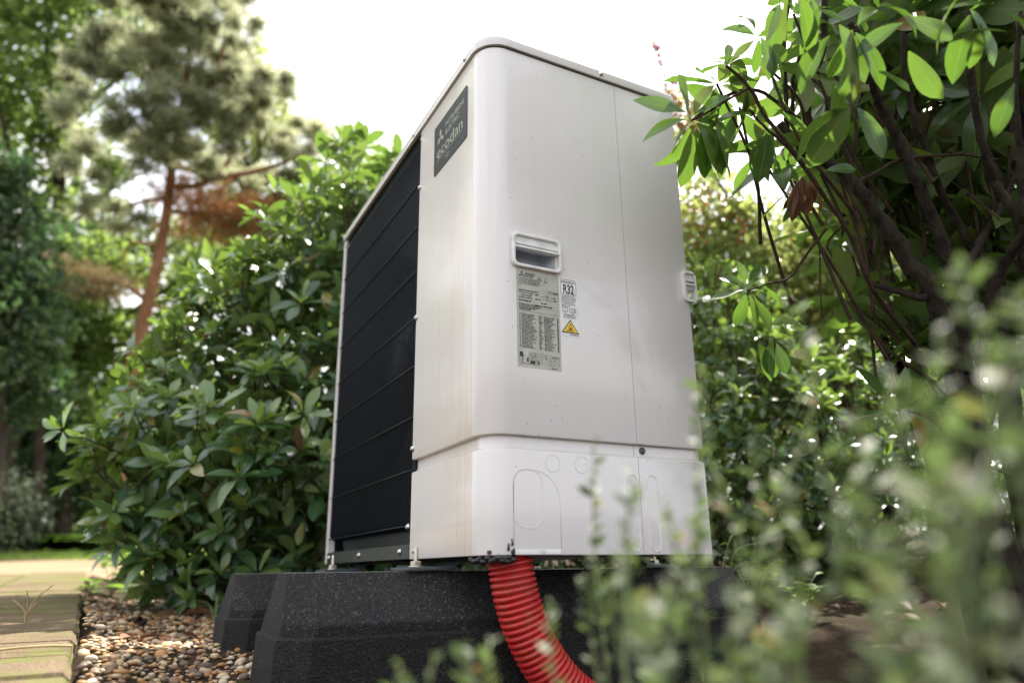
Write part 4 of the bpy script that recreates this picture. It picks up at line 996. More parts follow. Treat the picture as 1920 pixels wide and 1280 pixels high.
# more whorls along the branches, fanned in depth
extra = []; r2 = np.random.default_rng(33)
for k in range(210):
    px = 1500+440*r2.random()**.8; py = -80+760*r2.random(); d_ = r2.uniform(1.85, 2.6)
    if py > 430+.55*(px-1480) or px < 1500+max(0, (py-330))*.45: continue
    c = at(px, py, d_); extra += rosette(c, norm(np.array([0, 0, .7])+r2.normal(0, .5, 3)), int(r2.integers(6, 10)), r2.uniform(.13, .18), r2, droop=.25)
for (px, py, d_) in ((1590, 565, 1.75), (1640, 590, 1.8), (1680, 770, 1.6), (1700, 640, 1.9), (1560, 310, 1.8), (1600, 480, 1.9), (1650, 330, 1.9), (1560, 255, 1.9), (1740, 640, 1.85), (1690, 660, 1.9), (1780, 640, 1.9), (1630, 420, 1.9), (1610, 300, 1.75), (1840, 180, 1.8), (1860, 420, 1.85), (1800, 260, 1.85), (1720, 150, 1.85)):
    c = at(px, py, d_); extra += rosette(c, norm(np.array([0, 0, .8])-FW*.2+r2.normal(0, .35, 3)), 8, .145, r2, droop=.2)
for (px, py, d_) in ((1385, 205, 1.5), (1440, 130, 1.5), (1345, 160, 1.48), (1470, 310, 1.55), (1425, 290, 1.5), (1500, 120, 1.6), (1490, 30, 1.6), (1530, 60, 1.7), (1550, 190, 1.75), (1500, 250, 1.7)):
    c = at(px, py, d_); extra += rosette(c, norm(np.array([0, 0, .5])-FW*.3+r2.normal(0, .4, 3)), 8, .105, r2, droop=.35)
extra.sort(key=lambda l: project(l[1])[2])
n_ = 300-cnt
for k, (R, T, s, yg) in enumerate(extra[:n_]): put_leaf(rr, bk[k % 4], R, T, s)
more = extra[n_:]
# the shrub's body goes on to the right, above and behind: shades what the photograph shows in shade
for k in range(400):
    px = r2.uniform(1560, 2900); py = r2.uniform(-1500, 760); d_ = r2.uniform(1.9, 3.1)
    if px < 1980 and py > -60: d_ = r2.uniform(2.3, 3.4)
    if py > 430+.4*(px-1500) or px < 1500+max(0, py-250)*.5 or (py < -60 and px < 1640-.18*py): continue
    c = at(px, py, d_); more += rosette(c, norm(np.array([0, 0, .7])+r2.normal(0, .5, 3)), int(r2.integers(7, 11)), r2.uniform(.13, .17), r2, droop=.2)
leaves_mesh('foliage', more, LT, M['rhodo_back'], rr)
mb = MB(); seen = []
for (R, T, s, yg) in extra[::7]:
    b2 = T+norm(rr_root_p+np.array([0, 0, .3])-T)*r2.uniform(.15, .4)+r2.normal(0, .05, 3); mb.tube(catmull([b2, (T+b2)/2+r2.normal(0, .02, 3), T], 4), [.004, .0038, .0036, .0034, .003, .003, .0028, .0026, .0025], 5, cap=False)
o = mb.build('twigs', M['twig'], rr, recalc=False); o['kind'] = 'stuff'

# ---- dark glossy bush and pale berry shrub in the gap behind the unit
b_ = at(1430, 1010, 3.4); b_[2] = float(ground_z(b_[0], b_[1]))
big_shrub('evergreen_bush', 'dark shaded evergreen bush behind the right edge of the unit', 'bush', tuple(b_), [lobe(1390, 800, 3.2, 165, (1, 1, 1.15)), lobe(1500, 880, 3.3, 160), lobe(1330, 640, 3.6, 150), lobe(1600, 900, 3.6, 190), lobe(1200, 800, 3.8, 260), lobe(1760, 840, 3.9, 240), lobe(1080, 1000, 3.0, 130), lobe(1290, 1015, 2.9, 110)], 75, .085, M['rhodo'], 41, nparts=220, want=lambda u_, v_: 1320 < u_ < 1640, zmin=lambda p: float(ground_z(p[0], p[1]))+.05, inner=.5)

def cloud_leaves(lobes, n, size, r, clump=.16, up=.3, per=26):
    """leaf quads gathered in clumps through the lobes' volume"""
    vol = np.array([a[1][0]*a[1][1]*a[1][2] for a in lobes])**.75; vol = vol/vol.sum(); R = []; T = []; S = []
    for (c, R3), f in zip(lobes, vol):
        m = int(n*f/per)+1; d = rand_dirs(m, r)*(r.random((m, 1))**(1/2.6)); C = np.asarray(c)+d*np.asarray(R3)
        cs = clump*np.mean(R3)*r.uniform(.6, 1.4, (m, 1, 1))
        P = (C[:, None, :]+r.normal(size=(m, per, 3))*cs*np.array([1, 1, .6])).reshape(-1, 3); T.append(P)
    T = np.concatenate(T); k = len(T)
    Rm = frame(rand_dirs(k, r)+np.array([0, 0, -.15]), rand_dirs(k, r)+np.array([0, 0, up+.4])); S = size*r.uniform(.6, 1.3, k)
    return Rm, T, S
def tree(name, label, cat, base, trunk, rad, lobes, n, size, mat, seed, group=None, tmat='trunk', clump=.16, limbs=10, per=26):
    r = np.random.default_rng(seed); root = empty(name, tuple(base)); tag(root, label, cat, group)
    C = catmull([np.asarray(base)]+[np.asarray(p) for p in trunk], 6); m = len(C); mb = MB(); mb.tube(C, [rad*(1-.75*i/m) for i in range(m)], 10)
    mb.build('trunk', M[tmat], root, recalc=False)
    mb = MB()
    for k in range(limbs):
        c, R3 = lobes[k % len(lobes)]; s0 = C[int(m*r.uniform(.45, .95))]; e = np.asarray(c)+rand_dirs(1, r)[0]*np.asarray(R3)*.6
        P = catmull([s0, s0*.6+e*.4+r.normal(0, .12, 3)*np.mean(R3), e], 5); q = len(P); mb.tube(P, [rad*.32*(1-.8*i/q) for i in range(q)], 6)
    mb.build('limbs', M[tmat], root, recalc=False)
    Rm, T, S = cloud_leaves(lobes, n, size, r, clump, per=per); V, F = batch(QT[0], QT[1], Rm, T, S)
    o = link('crown', mesh_np('crown', V, F), root, M[mat]); o['kind'] = 'stuff'
    return root
def gbase(px, py, d_):
    p = at(px, py, d_); p[2] = float(ground_z(p[0], p[1])); return p
def lobes_px(L, d_, depth=1.0, dj=0.0, r=rng):
    out = []
    for (px, py, rx, ry) in L:
        D_ = d_+r.uniform(-dj, dj); out.append((at(px, py, D_), (pxr((rx+ry)/2, D_)*depth, pxr(rx, D_), pxr(ry, D_))))
    return out
b_ = gbase(1500, 1020, 5.0)
bs_ = tree('berry_shrub', 'pale green shrub dotted with red berries behind the unit', 'shrub', b_, [at(1490, 800, 5), at(1460, 600, 5), at(1420, 420, 5)], .05,
     lobes_px([(1330, 430, 95, 110), (1430, 500, 110, 120), (1370, 620, 110, 110), (1540, 600, 110, 110), (1500, 720, 120, 90), (1600, 720, 100, 100), (1290, 240, 60, 80), (1640, 560, 100, 130), (1260, 560, 90, 160), (1560, 430, 80, 90)], 5.0, 1, .4), 21000, .060, 'pale', 51, tmat='trunk', clump=.2)
r_ = np.random.default_rng(8)
sph = [(0, 0, 1), (1, 0, 0), (0, 1, 0), (-1, 0, 0), (0, -1, 0), (0, 0, -1)]; sphf = [(0, 1, 2), (0, 2, 3), (0, 3, 4), (0, 4, 1), (5, 2, 1), (5, 3, 2), (5, 4, 3), (5, 1, 4)]
T = []
for (px, py) in [(1320, 400), (1300, 450), (1360, 370), (1480, 470), (1500, 560), (1440, 590), (1560, 620), (1590, 480), (1340, 520), (1530, 680), (1290, 380), (1400, 440), (1470, 640), (1620, 640)]:
    for k in range(26): T.append(at(px+r_.normal(0, 26), py+r_.normal(0, 18), 4.75+r_.normal(0, .1)))
# arching berried sprays above
mb = MB()
for P in ([(1300, 300, 4.6), (1260, 190, 4.6), (1235, 110, 4.6), (1226, 78, 4.6)], [(1310, 300, 4.6), (1290, 200, 4.6), (1262, 140, 4.6)], [(1320, 300, 4.7), (1275, 240, 4.7), (1250, 170, 4.7)]):
    C = catmull([at(*p) for p in P], 6); mb.tube(C, .004, 5)
    for c in C[3:]:
        for k in range(5): T.append(c+r_.normal(0, .022, 3))
mb.build('berry_spray', M['twig'], bs_, recalc=False)
V, F = batch(np.array(sph), np.array(sphf), np.repeat(np.eye(3)[None], len(T), 0), np.array(T), np.full(len(T), .012)); o = link('berries', mesh_np('berries', V, F, True), bs_, M['berry']); o['kind'] = 'stuff'

# ---- trees on the left
def pine_crown(lobes, n, size, r, per=14, sg=(.11, .11, .05)):
    Rm = []; T = []
    for (c, R3) in lobes:
        m = int(n*np.mean(R3)**2)+1; kc = max(6, int(m/24)); cc = rand_dirs(kc, r)*(r.random((kc, 1))**(1/2.6)); pick = r.integers(0, kc, m)
        d = cc[pick]+r.normal(size=(m, 3))*np.array(sg); C = np.asarray(c)+d*np.asarray(R3)
        ax = norm(d/np.asarray(R3)*.5+np.array([0, 0, .7])+r.normal(0, .3, (m, 3)))
        D_ = norm(ax[:, None, :]*.55+r.normal(size=(m, per, 3))*.75); T.append(np.repeat(C[:, None], per, 1).reshape(-1, 3)+r.normal(0, .03, (m*per, 3))); Rm.append(frame(D_.reshape(-1, 3), rand_dirs(m*per, r)))
    return np.concatenate(Rm), np.concatenate(T)
NT_ = (np.array([(-.045, 0, 0), (.045, 0, 0), (.03, 1, 0), (-.03, 1, 0)]), np.array([(0, 1, 2, 3)]))
D0 = 15.0
pb = gbase(232, 900, D0); root = empty('scots_pine', tuple(pb)); tag(root, 'tall pine with orange bark and fluffy blue-green crown left of the unit', 'tree')
C = catmull([pb, at(240, 760, D0), at(256, 655, D0), at(274, 580, D0), at(296, 490, D0), at(313, 395, D0), at(325, 300, D0), at(345, 180, D0), at(360, 60, D0)], 5)
mb = MB(); mb.tube(C, [pxr(14-10*i/len(C), D0) for i in range(len(C))], 12); mb.build('trunk', M['pinebark'], root, recalc=False)
LIMBS = [([(313, 395), (350, 400), (400, 405), (440, 425)], 5), ([(318, 350), (380, 345), (430, 300), (445, 230)], 6), ([(272, 560), (235, 535), (190, 528), (110, 515), (60, 500)], 5), ([(285, 572), (305, 580), (320, 585)], 4), ([(296, 460), (255, 455), (235, 470), (230, 520)], 3.5), ([(322, 320), (280, 260), (230, 200)], 5), ([(335, 240), (290, 140), (280, 60)], 5), ([(340, 220), (400, 150), (420, 80)], 5), ([(325, 310), (420, 330), (520, 310), (560, 290)], 6), ([(316, 370), (260, 380), (180, 400)], 4)]
for P, w_ in LIMBS:
    mb = MB(); Q = catmull([at(px, py, D0) for px, py in P], 5); mb.tube(Q, [pxr(w_*(1-.6*i/len(Q)), D0) for i in range(len(Q))], 7); mb.build('limb', M['pinebark'], root, recalc=False)
pl = lobes_px([(400, 120, 95, 90), (300, 110, 100, 80), (240, 180, 70, 60), (350, 215, 110, 65), (470, 220, 75, 75), (545, 280, 65, 60), (450, 310, 90, 50), (250, 255, 80, 40), (320, 30, 90, 60), (400, 40, 50, 45), (345, 285, 90, 40), (520, 350, 60, 40), (180, 395, 70, 22), (590, 330, 50, 50), (550, 390, 60, 45), (490, 420, 60, 30), (430, 180, 60, 50), (200, 110, 60, 50), (330, -30, 120, 50), (240, 40, 70, 50), (170, 220, 50, 30), (440, 60, 40, 40), (620, 380, 50, 45), (480, 140, 55, 55), (585, 255, 45, 35), (150, 300, 60, 35), (120, 180, 50, 40), (550, 450, 50, 30)], D0, 1, .8)
Rm, T = pine_crown(pl, 380, .16, rng, 14); V, F = batch(NT_[0]*np.array([.9, 1, 1]), NT_[1], Rm, T, rng.uniform(.13, .24, len(T))); o = link('crown', mesh_np('crown', V, F), root, M['needle']); o['kind'] = 'stuff'
Rm, T = pine_crown(lobes_px([(400, 385, 75, 34), (345, 350, 45, 18), (445, 415, 45, 30), (470, 390, 40, 35), (380, 410, 60, 20)], D0, 1, .3), 600, .16, rng, 12, (.5, .5, .35)); V, F = batch(NT_[0], NT_[1], Rm, T, rng.uniform(.10, .18, len(T))); o = link('dead_needles', mesh_np('dead_needles', V, F), root, M['brown_needle']); o['kind'] = 'stuff'
Rm, T = pine_crown(lobes_px([(100, 515, 85, 14), (190, 540, 30, 16), (60, 500, 50, 12)], D0, 1, .3), 900, .16, rng, 12, (.4, .4, .35)); V, F = batch(NT_[0], NT_[1], Rm, T, rng.uniform(.10, .18, len(T))); o = link('low_branch_needles', mesh_np('low_branch_needles', V, F), root, M['dry_needle']); o['kind'] = 'stuff'

tree('broadleaf_tree', 'tall light green broadleaf tree behind the pine at top left', 'tree', gbase(120, 900, 22), [at(120, 700, 22), at(110, 450, 22), at(120, 200, 22)], .3,
     lobes_px([(50, 70, 130, 100), (180, 50, 130, 80), (20, 190, 90, 80), (110, 250, 90, 60), (60, 360, 80, 60), (200, 330, 70, 50), (150, 440, 80, 60), (280, 480, 60, 60), (-100, 150, 120, 200), (360, 20, 60, 40), (240, 420, 60, 40), (60, -120, 200, 120)], 22, 1, 1.5), 24000, .20, 'oak', 61, clump=.12)
tree('broadleaf_tree', 'yellow-green tree whose edge shows right of the pine crown', 'tree', gbase(480, 900, 26), [at(480, 600, 26), at(480, 300, 26)], .25,
     lobes_px([(455, 130, 45, 60), (490, 190, 55, 60), (520, 250, 50, 60), (440, 260, 80, 80), (480, 400, 90, 80), (380, 480, 90, 90)], 26, 1, 1), 12000, .20, 'pale', 62, clump=.16)
tree('broadleaf_tree', 'pale distant treetop just left of the unit above the bush', 'tree', gbase(660, 900, 34), [at(660, 600, 34), at(655, 300, 34)], .3, lobes_px([(645, 250, 40, 40), (690, 320, 60, 60), (620, 340, 60, 60), (650, 460, 110, 100)], 34, 1, 1), 6000, .26, 'oak', 63, clump=.25)
tree('conifer_tree', 'dark green conifer at the far left edge', 'tree', gbase(-10, 900, 11), [at(-5, 700, 11), at(-10, 400, 11)], .18,
     lobes_px([(0, 400, 60, 70), (10, 520, 80, 60), (5, 620, 95, 60), (20, 720, 90, 60), (-80, 600, 90, 200), (0, 330, 40, 50)], 11, 1, .5), 21000, .11, 'dark_fol', 64, clump=.18)
tree('broadleaf_tree', 'shaded tree with dark leaning trunk below the pine branches', 'tree', gbase(5, 920, 17), [at(10, 830, 17), at(60, 735, 17), at(150, 640, 17), at(205, 500, 17)], .3,
     lobes_px([(150, 600, 80, 60), (200, 500, 80, 50), (90, 660, 90, 50), (210, 660, 70, 60), (370, 560, 60, 70), (300, 640, 70, 60), (130, 760, 80, 50), (420, 480, 60, 60)], 17, 1, .8), 15000, .15, 'oak', 65, clump=.14)
tree('conifer_tree', 'dark tree mass with brown trunk left of the rhododendron', 'tree', gbase(92, 980, 19), [at(95, 930, 19), at(110, 800, 19), at(120, 600, 19)], .2,
     lobes_px([(110, 830, 90, 70), (40, 850, 80, 70), (180, 800, 70, 80), (60, 930, 70, 45), (150, 900, 60, 60), (230, 880, 90, 100), (-60, 830, 90, 150)], 19, 1, .8), 22000, .15, 'dark_fol', 66, clump=.22)
for i, (px, lab) in enumerate([(68, 'slim dark brown trunk left of the thicker brown trunk'), (128, 'slim brown trunk behind the ferns')]):
    tree('conifer_tree', lab, 'tree', gbase(px, 985, 17+i), [at(px+3, 900, 17+i), at(px+10, 700, 17+i), at(px+18, 500, 17+i)], .14, lobes_px([(px, 560, 60, 60), (px+30, 480, 50, 60)], 17+i, 1, .4), 2500, .14, 'dark_fol', 70+i, limbs=4)
tree('broadleaf_tree', 'added tall tree behind the right rhododendron, its unseen crown shading the block end', 'tree', gbase(1760, 900, 7.5), [at(1760, 600, 7.5), at(1740, 200, 7.6), at(1800, -200, 7.4), at(1850, -500, 7.3)], .16,
     lobes_px([(1330, -240, 105, 85), (1250, -262, 80, 60), (1950, -300, 160, 140), (1900, -480, 160, 120), (2080, -420, 160, 140), (1800, -620, 160, 120)], 7.2, 1, .4), 9000, .13, 'oak', 99, clump=.16)  # added tree: crown lobes set towards the sun to shade the block end
# far wood closing the view
FAR = [(-420, 350, 'oak'), (-180, 300, 'dark_fol'), (30, 640, 'oak'), (330, 680, 'dark_fol'), (620, 640, 'oak'), (900, 600, 'dark_fol'), (1180, 520, 'oak'), (1420, 470, 'pale'), (1600, 520, 'oak'), (1850, 350, 'dark_fol'), (2150, 300, 'oak'), (2450, 300, 'dark_fol')]
NM = ['leftmost tree of the far wood, outside the lawn', 'tall dark tree of the far wood beyond the lawn', 'light tree of the far wood behind the dark conifers', 'dark tree of the far wood behind the pine trunk', 'tree of the far wood behind the rhododendron bush', 'dark tree of the far wood behind the unit', 'tree of the far wood behind the unit corner', 'pale tree of the far wood seen through the berry shrub', 'tree of the far wood behind the right branches', 'dark tree of the far wood behind the right shrub', 'tree of the far wood far right', 'rightmost dark tree of the far wood']
for i, (px, top, mt) in enumerate(FAR):
    d_ = 30+3*(i % 3)
    tree('woodland_tree', NM[i], 'tree', gbase(px, 950, d_), [at(px, 850, d_), at(px+5, (top+900)/2, d_), at(px, top+60, d_)], .3, lobes_px([(px, top+60, 90, 70), (px-90, top+150, 100, 90), (px+90, top+170, 100, 90), (px-60, top+290, 130, 100), (px+70, top+310, 130, 100), (px, 900, 190, 110)], d_, 1, 2), 9000, .34, mt, 80+i, group='trees of the far wood', clump=.22, limbs=5)

# ---- ferns, grey shrub and grass by the lawn
def fern(base, n, L, r, root):
    mb_leaf = []
    for k in range(n):
        az = r.uniform(0, 6.28); d = np.array([math.cos(az)*.75, math.sin(az)*.75, .75]); P = []
        for i in range(9):
            t = i/8; P.append(np.asarray(base)+d*L*t+np.array([0, 0, -.55*L*t*t]))
        for i in range(1, 9):
            tng = norm(P[i]-P[i-1]); s_ = norm(np.cross(tng, np.array([0, 0, 1.0])))
            for sg in (-1, 1): mb_leaf.append((frame((s_*sg+tng*.4)[None], np.array([[0, 0, 1.0]]))[0], P[i], L*.32*(1-.75*i/8)))
    return mb_leaf
r_ = np.random.default_rng(3)
for i, (px, py, d_, fl_) in enumerate([(60, 1034, 14.5, 'bright green fern nearest the grey shrub at the lawn edge'), (115, 1032, 14, 'bright green fern in the middle of the lawn edge'), (170, 1030, 13.5, 'bright green fern touching the rhododendron bush at the lawn edge')]):
    b = gbase(px, py, d_); root = empty('fern', tuple(b)); tag(root, fl_, 'fern', 'ferns at the lawn edge')
    lv = fern(b, 70, 1.2, r_, root); leaves_mesh('fronds', lv, [QT], M['fern'], root)
b_ = gbase(15, 1035, 13)
tree('grey_shrub', 'grey-green shrub at the left end of the lawn', 'shrub', b_, [at(15, 990, 13), at(15, 940, 13)], .04, lobes_px([(15, 960, 50, 45), (-30, 950, 60, 60), (30, 1005, 40, 30)], 13, 1, .2), 4500, .085, 'greyleaf', 90, clump=.25, limbs=4)
m = 26000; X = r_.uniform(-15, -7.4, m); Y = r_.uniform(-5, 2.5, m); Z = np.maximum(ground_z(X, Y), path_z(np.clip(X, -9, 3))-.1)+.045
R = frame(np.stack([r_.normal(0, .35, m), r_.normal(0, .35, m), np.ones(m)], -1), rand_dirs(m, r_)); V, F = batch(np.array([(-.06, 0, 0), (.06, 0, 0), (0, 1, .1)]), np.array([(0, 1, 2)]), R, np.stack([X, Y, Z], -1), r_.uniform(.04, .09, m))
M['grass'] = leaf_mat('grass_blade', [(0.0, (0.07, 0.13, 0.02)), (1.0, (0.16, 0.24, 0.05))], (0.4, .6, .08), .4, .5, .3)
o = link('lawn_grass', mesh_np('lawn_grass', V, F), None, M['grass']); tag(o, 'short sunlit grass of the lawn beyond the path', 'grass', kind='stuff')

# ---- small plants and litter on the ground
WT = [leaf_tmpl(.42, .12, .14, 4, .9, .02), leaf_tmpl(.5, .2, .2, 4, 1.0, .02)]
def wmeshes(name, mat):
    out = []
    for V, F, md in WT:
        me = mesh_np(name, V, F, True, md); me.materials.append(mat); out.append(me)
    return out
wm = wmeshes('leaf', M['weed']); fm = wmeshes('leaf', M['fern'])
def sz(x, y): return float(soil_z(np.array(x), np.array(y)))
def seedling(px, py, d_, n, h, L, label, seed, ms, group=None, name='weed_plant', stems=5, spread=.5):
    r = np.random.default_rng(seed); b = at(px, py, d_); b[2] = sz(b[0], b[1])-.004; root = empty(name, tuple(b)); tag(root, label, 'plant', group)
    for s_ in range(stems):
        az = r.uniform(0, 6.28); e = b+np.array([math.cos(az)*spread*h, math.sin(az)*spread*h, h*r.uniform(.6, 1.1)]); C = catmull([b, (b+e)/2+np.array([0, 0, h*.18]), e], 5)
        mb = MB(); mb.tube(C, .0016, 5); mb.build('stem', M['stem'], root, recalc=False)
        for k in range(n):
            i = int(2+k*(len(C)-3)/max(1, n-1)); a = r.uniform(0, 6.28); d = np.array([math.cos(a), math.sin(a), .25])
            put_leaf(root, ms[k % 2], frame(d[None], np.array([[0, 0, 1.0]])+r.normal(0, .2, (1, 3)))[0], C[min(i, len(C)-1)], L*r.uniform(.7, 1.2))
    return root
seedling(205, 1125, 3.6, 7, .16, .075, 'leafy green weed at the corner of path and bush', 1, fm, stems=7)
seedling(265, 1130, 3.3, 5, .12, .085, 'broad leaved green weed right of the leafy weed by the path', 2, fm, stems=5)
seedling(305, 1135, 3.2, 5, .09, .07, 'low green weed in front of the dark bush base', 3, wm, stems=5)
seedling(345, 1150, 3.0, 5, .06, .05, 'tiny low weed among brown litter beside the rubber block', 4, fm, stems=5)
seedling(165, 1140, 3.4, 5, .06, .05, 'tiny weed on the path edge', 6, fm, stems=4)
seedling(1490, 1040, 2.3, 6, .12, .05, 'bright green seedling on the soil behind the unit', 7, fm, stems=6)
seedling(1400, 1010, 2.6, 6, .2, .05, 'sunlit seedling in the dark gap right of the unit', 8, fm, stems=6)
seedling(1305, 1125, 1.55, 5, .06, .03, 'small bright seedling on the soil right of the rubber block', 9, fm, stems=5)
# a dry grass stalk growing from the path
b = at(48, 1160, 2.0); b[2] = path_z(b[0])-.003; root = empty('grass_stalk', tuple(b)); tag(root, 'thin dry forked grass stalk growing from the brick path', 'plant'); mb = MB()
for e in ((.02, -.005, .075), (-.015, .04, .085), (-.01, -.03, .055), (.0, .015, .05)):
    mb.tube(catmull([b, b+np.array(e)*np.array([.3, .2, .6]), b+np.array(e)], 5), .0013, 5)
mb.build('stalk', M['straw'], root, recalc=False)
# grass tuft left of the far block, and by the unit's back corner
def tuft(px, py, d_, n, h, label, seed):
    r = np.random.default_rng(seed); b = at(px, py, d_); b[2] = sz(b[0], b[1])-.004; root = empty('grass_tuft', tuple(b)); tag(root, label, 'grass tuft')
    for k in range(n):
        az = r.uniform(0, 6.28); q = h*r.uniform(.5, 1.0); d = np.array([math.cos(az), math.sin(az), 0]); P = catmull([b+d*.004, b+d*q*.25+np.array([0, 0, q*.7]), b+d*q*.75+np.array([0, 0, q*.85])], 5)
        mb = MB(); mb.tube(P, [.0016*(1-.8*i/len(P)) for i in range(len(P))], 4); mb.build('blade', M['stem'], root, recalc=False)
tuft(402, 1185, 2.5, 12, .12, 'small grass tuft beside the rear rubber block', 1)
tuft(1345, 1040, 2.2, 14, .34, 'long arching grass behind the right corner of the unit', 2)
# fallen leaves
fl = leafmeshes('fallen_leaf', M['deadleaf'])
FLL = [(325, 1272, 1.95, .10, 'curled brown leaf lying on the gravel at the bottom'), (340, 1172, 2.7, .10, 'brown fallen leaf leaning beside the rear rubber block'), (335, 1182, 2.6, .09, 'broad brown fallen leaf in front of the leaning one'), (310, 1165, 2.9, .08, 'brown fallen leaf at the bush base'), (275, 1160, 3.0, .08, 'reddish fallen leaf near the green weeds'), (385, 1170, 2.8, .08, 'brown fallen leaf left of the grass tuft')]
for i, (px, py, d_, L, lab) in enumerate(FLL):
    p_ = at(px, py, d_); p_[2] = sz(p_[0], p_[1])+.022; r2_ = np.random.default_rng(i)
    a = r2_.uniform(0, 6.28); R = frame(np.array([[math.cos(a), math.sin(a), .12]]), np.array([[0, 0, 1.0]])+r2_.normal(0, .35, (1, 3)))[0]
    o = bpy.data.objects.new('fallen_leaf', fl[(i+1) % 4]); COL.objects.link(o); o.matrix_world = Matrix.Translation(Vector(p_)) @ Matrix(R.tolist()).to_4x4() @ Matrix.Scale(L, 4); tag(o, lab, 'leaf')
r2_ = np.random.default_rng(77)
for i in range(40):
    if i < 20: x_, y_ = r2_.uniform(-2.2, -.3), r2_.uniform(-.45, .6)
    else: x_, y_ = r2_.uniform(.2, 1.6), r2_.uniform(.8, 2.6)
    if y_ < path_edge(x_)+.05: continue
    a = r2_.uniform(0, 6.28); R = frame(np.array([[math.cos(a), math.sin(a), r2_.normal(0, .12)]]), np.array([[0, 0, 1.0]])+r2_.normal(0, .3, (1, 3)))[0]
    o = bpy.data.objects.new('fallen_leaf', fl[i % 4]); COL.objects.link(o); o.matrix_world = Matrix.Translation(Vector((x_, y_, sz(x_, y_)+.012))) @ Matrix(R.tolist()).to_4x4() @ Matrix.Scale(r2_.uniform(.05, .10), 4)
    tag(o, 'brown fallen leaf on the soil under the left bush' if i < 20 else 'brown fallen leaf on the soil behind the unit', 'leaf', 'fallen leaves under the left bush' if i < 20 else 'fallen leaves behind the unit')
r2_ = np.random.default_rng(78)
for i in range(16):
    x_ = r2_.uniform(-1.0, .45); y_ = path_edge(x_)+r2_.uniform(.04, .34)
    a = r2_.uniform(0, 6.28); R = frame(np.array([[math.cos(a), math.sin(a), r2_.normal(0, .2)]]), np.array([[0, 0, 1.0]])+r2_.normal(0, .45, (1, 3)))[0]
    o = bpy.data.objects.new('fallen_leaf', fl[i % 4]); COL.objects.link(o); o.matrix_world = Matrix.Translation(Vector((x_, y_, sz(x_, y_)+.022))) @ Matrix(R.tolist()).to_4x4() @ Matrix.Scale(r2_.uniform(.03, .075), 4)
    tag(o, 'small brown leaf scrap lying among the pebbles', 'leaf', 'leaf scraps on the gravel')
# bark scrap on the gravel
b = at(245, 1195, 2.45); b[2] = sz(b[0], b[1])+.01; mb = MB(); rb = random.Random(5)
for k in range(9): mb.tube([b+np.array([rb.uniform(-.04, .04), rb.uniform(-.035, .035), rb.uniform(-.004, .012)]) for _ in range(3)], [.006, .009, .004], 6)
o = mb.build('bark_scrap', M['twig'], None, recalc=False); tag(o, 'shredded dark bark scrap lying on the gravel', 'bark')
b = at(60, 1272, 1.52); b[2] = path_z(b[0])+.004; mb = MB(); mb.tube(catmull([b+np.array([-.01, -.07, 0]), b+np.array([.0, 0, .004]), b+np.array([.0, .05, .002])], 6), [.0022]*13, 6); o = mb.build('straw_stem', M['straw'], None, recalc=False); tag(o, 'pale straw stem lying on the brick path', 'straw')

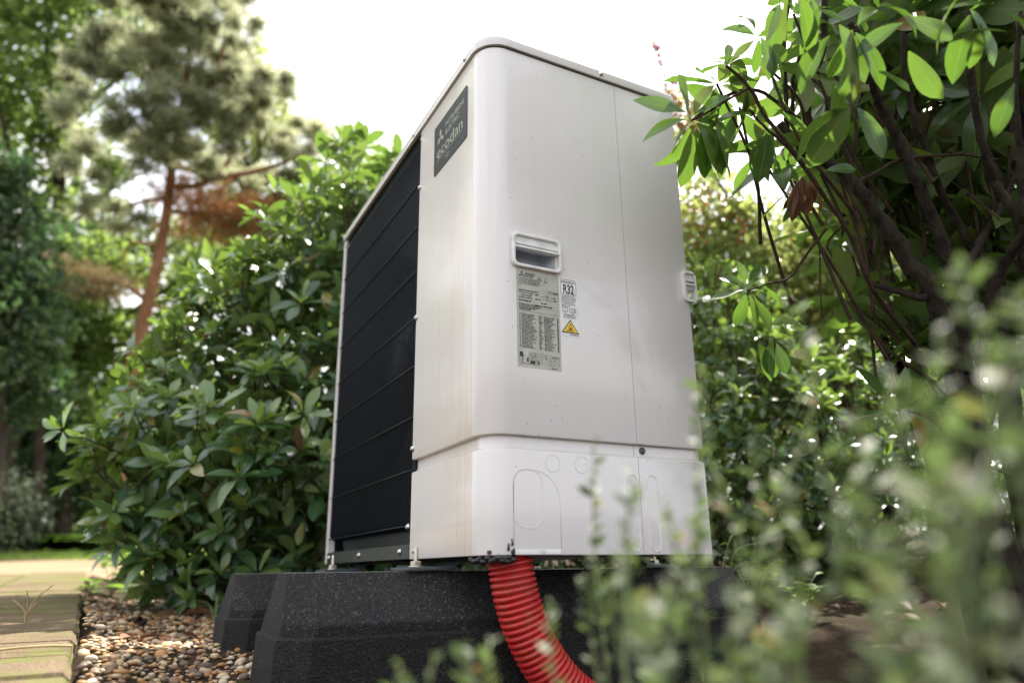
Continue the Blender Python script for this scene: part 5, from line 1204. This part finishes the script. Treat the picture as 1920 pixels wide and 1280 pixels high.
# ---- blurred weeds right in front of the lens
WK = .86
def weed(label, stems, seed, Lf=.016, per=26, step=.0145):
    r = np.random.default_rng(seed); b = np.mean([at(s_[0], 1350, s_[3]*WK) for s_ in stems], axis=0); b[2] = sz(b[0], b[1])
    root = empty('weed_plant', tuple(b)); tag(root, label, 'plant', 'weeds in front of the lens')
    tot = 0
    for (px, top, lean, d_) in stems:
        d_ = d_*WK
        t_ = at(px+lean, top, d_); g = at(px, 1250, d_*1.03); g[2] = sz(g[0], g[1])-.01
        C = catmull([g, g*.55+t_*.45+r.normal(0, .012, 3), g*.2+t_*.8+r.normal(0, .010, 3), t_], 8); n_ = len(C)
        mb = MB(); mb.tube(C, [.0015*(1-.6*i/n_) for i in range(n_)], 5); mb.build('stem', M['stem'], root, recalc=False)
        Ls = sum(np.linalg.norm(C[i+1]-C[i]) for i in range(n_-1)); m = int(min(per, Ls/step))
        for k in range(m):
            f = 1-(k/max(1, m))*.8; i = f*(n_-1); p_ = C[int(i)]*(1-i % 1)+C[min(int(i)+1, n_-1)]*(i % 1); tg = norm(C[min(int(i)+1, n_-1)]-C[max(int(i)-1, 0)])
            for sg in range(2 if tot < 300 else 0):
                a = r.uniform(0, 6.28); d = norm(np.array([math.cos(a), math.sin(a), 0])+tg*.7)
                put_leaf(root, wm[tot % 2], frame(d[None], (tg+r.normal(0, .4, 3))[None])[0], p_, Lf*.82*r.uniform(.6, 1.25)*(.6 if k < 2 else 1)); tot += 1
    return root
weed('blurred leafy weed in front of the red hose', [(1080, 1060, 30, .62), (1045, 1130, -10, .6), (1125, 830, -10, .66), (1150, 1010, 20, .6)], 1)
weed('blurred weed tips at the bottom in front of the rubber block', [(860, 1210, 5, .55), (925, 1205, -6, .56), (810, 1235, 4, .55), (750, 1250, 0, .55)], 2)
weed('blurred pale weed stems crossing the lower right of the unit', [(1200, 890, -15, .58), (1235, 940, 10, .55), (1180, 1040, -10, .52)], 3)
weed('blurred tall weed rising past the right edge of the unit', [(1330, 700, -10, .62), (1350, 880, -14, .58), (1300, 960, 6, .52), (1400, 830, 10, .6)], 4)
weed('blurred weed clump right of the unit over the soil', [(1450, 900, 12, .55), (1480, 1010, -22, .5), (1540, 560, -70, .66), (1500, 820, 22, .56), (1430, 1080, 8, .45)], 5, .018)
weed('blurred weed clump left of the right corner, grey-green', [(1590, 780, 14, .5), (1620, 900, -8, .46), (1560, 980, 6, .44), (1660, 700, 10, .52), (1640, 1010, 14, .4), (1690, 880, -4, .44)], 6, .018)
weed('blurred tall weed clump in the bottom right corner', [(1740, 620, 20, .46), (1780, 760, 10, .42), (1820, 500, -15, .5), (1860, 640, 12, .42), (1900, 560, 6, .45), (1760, 900, -8, .36)], 7, .019)
weed('blurred weed clump nearest the lens at the right edge', [(1840, 860, 14, .36), (1910, 800, -10, .36), (1790, 1040, 6, .34)], 8, .018)
weed('blurred low weeds along the bottom right', [(1180, 1130, 14, .42), (1260, 1100, -12, .42), (1360, 1110, 20, .4), (1480, 1130, 6, .38), (1650, 1120, 16, .38)], 9, .018)
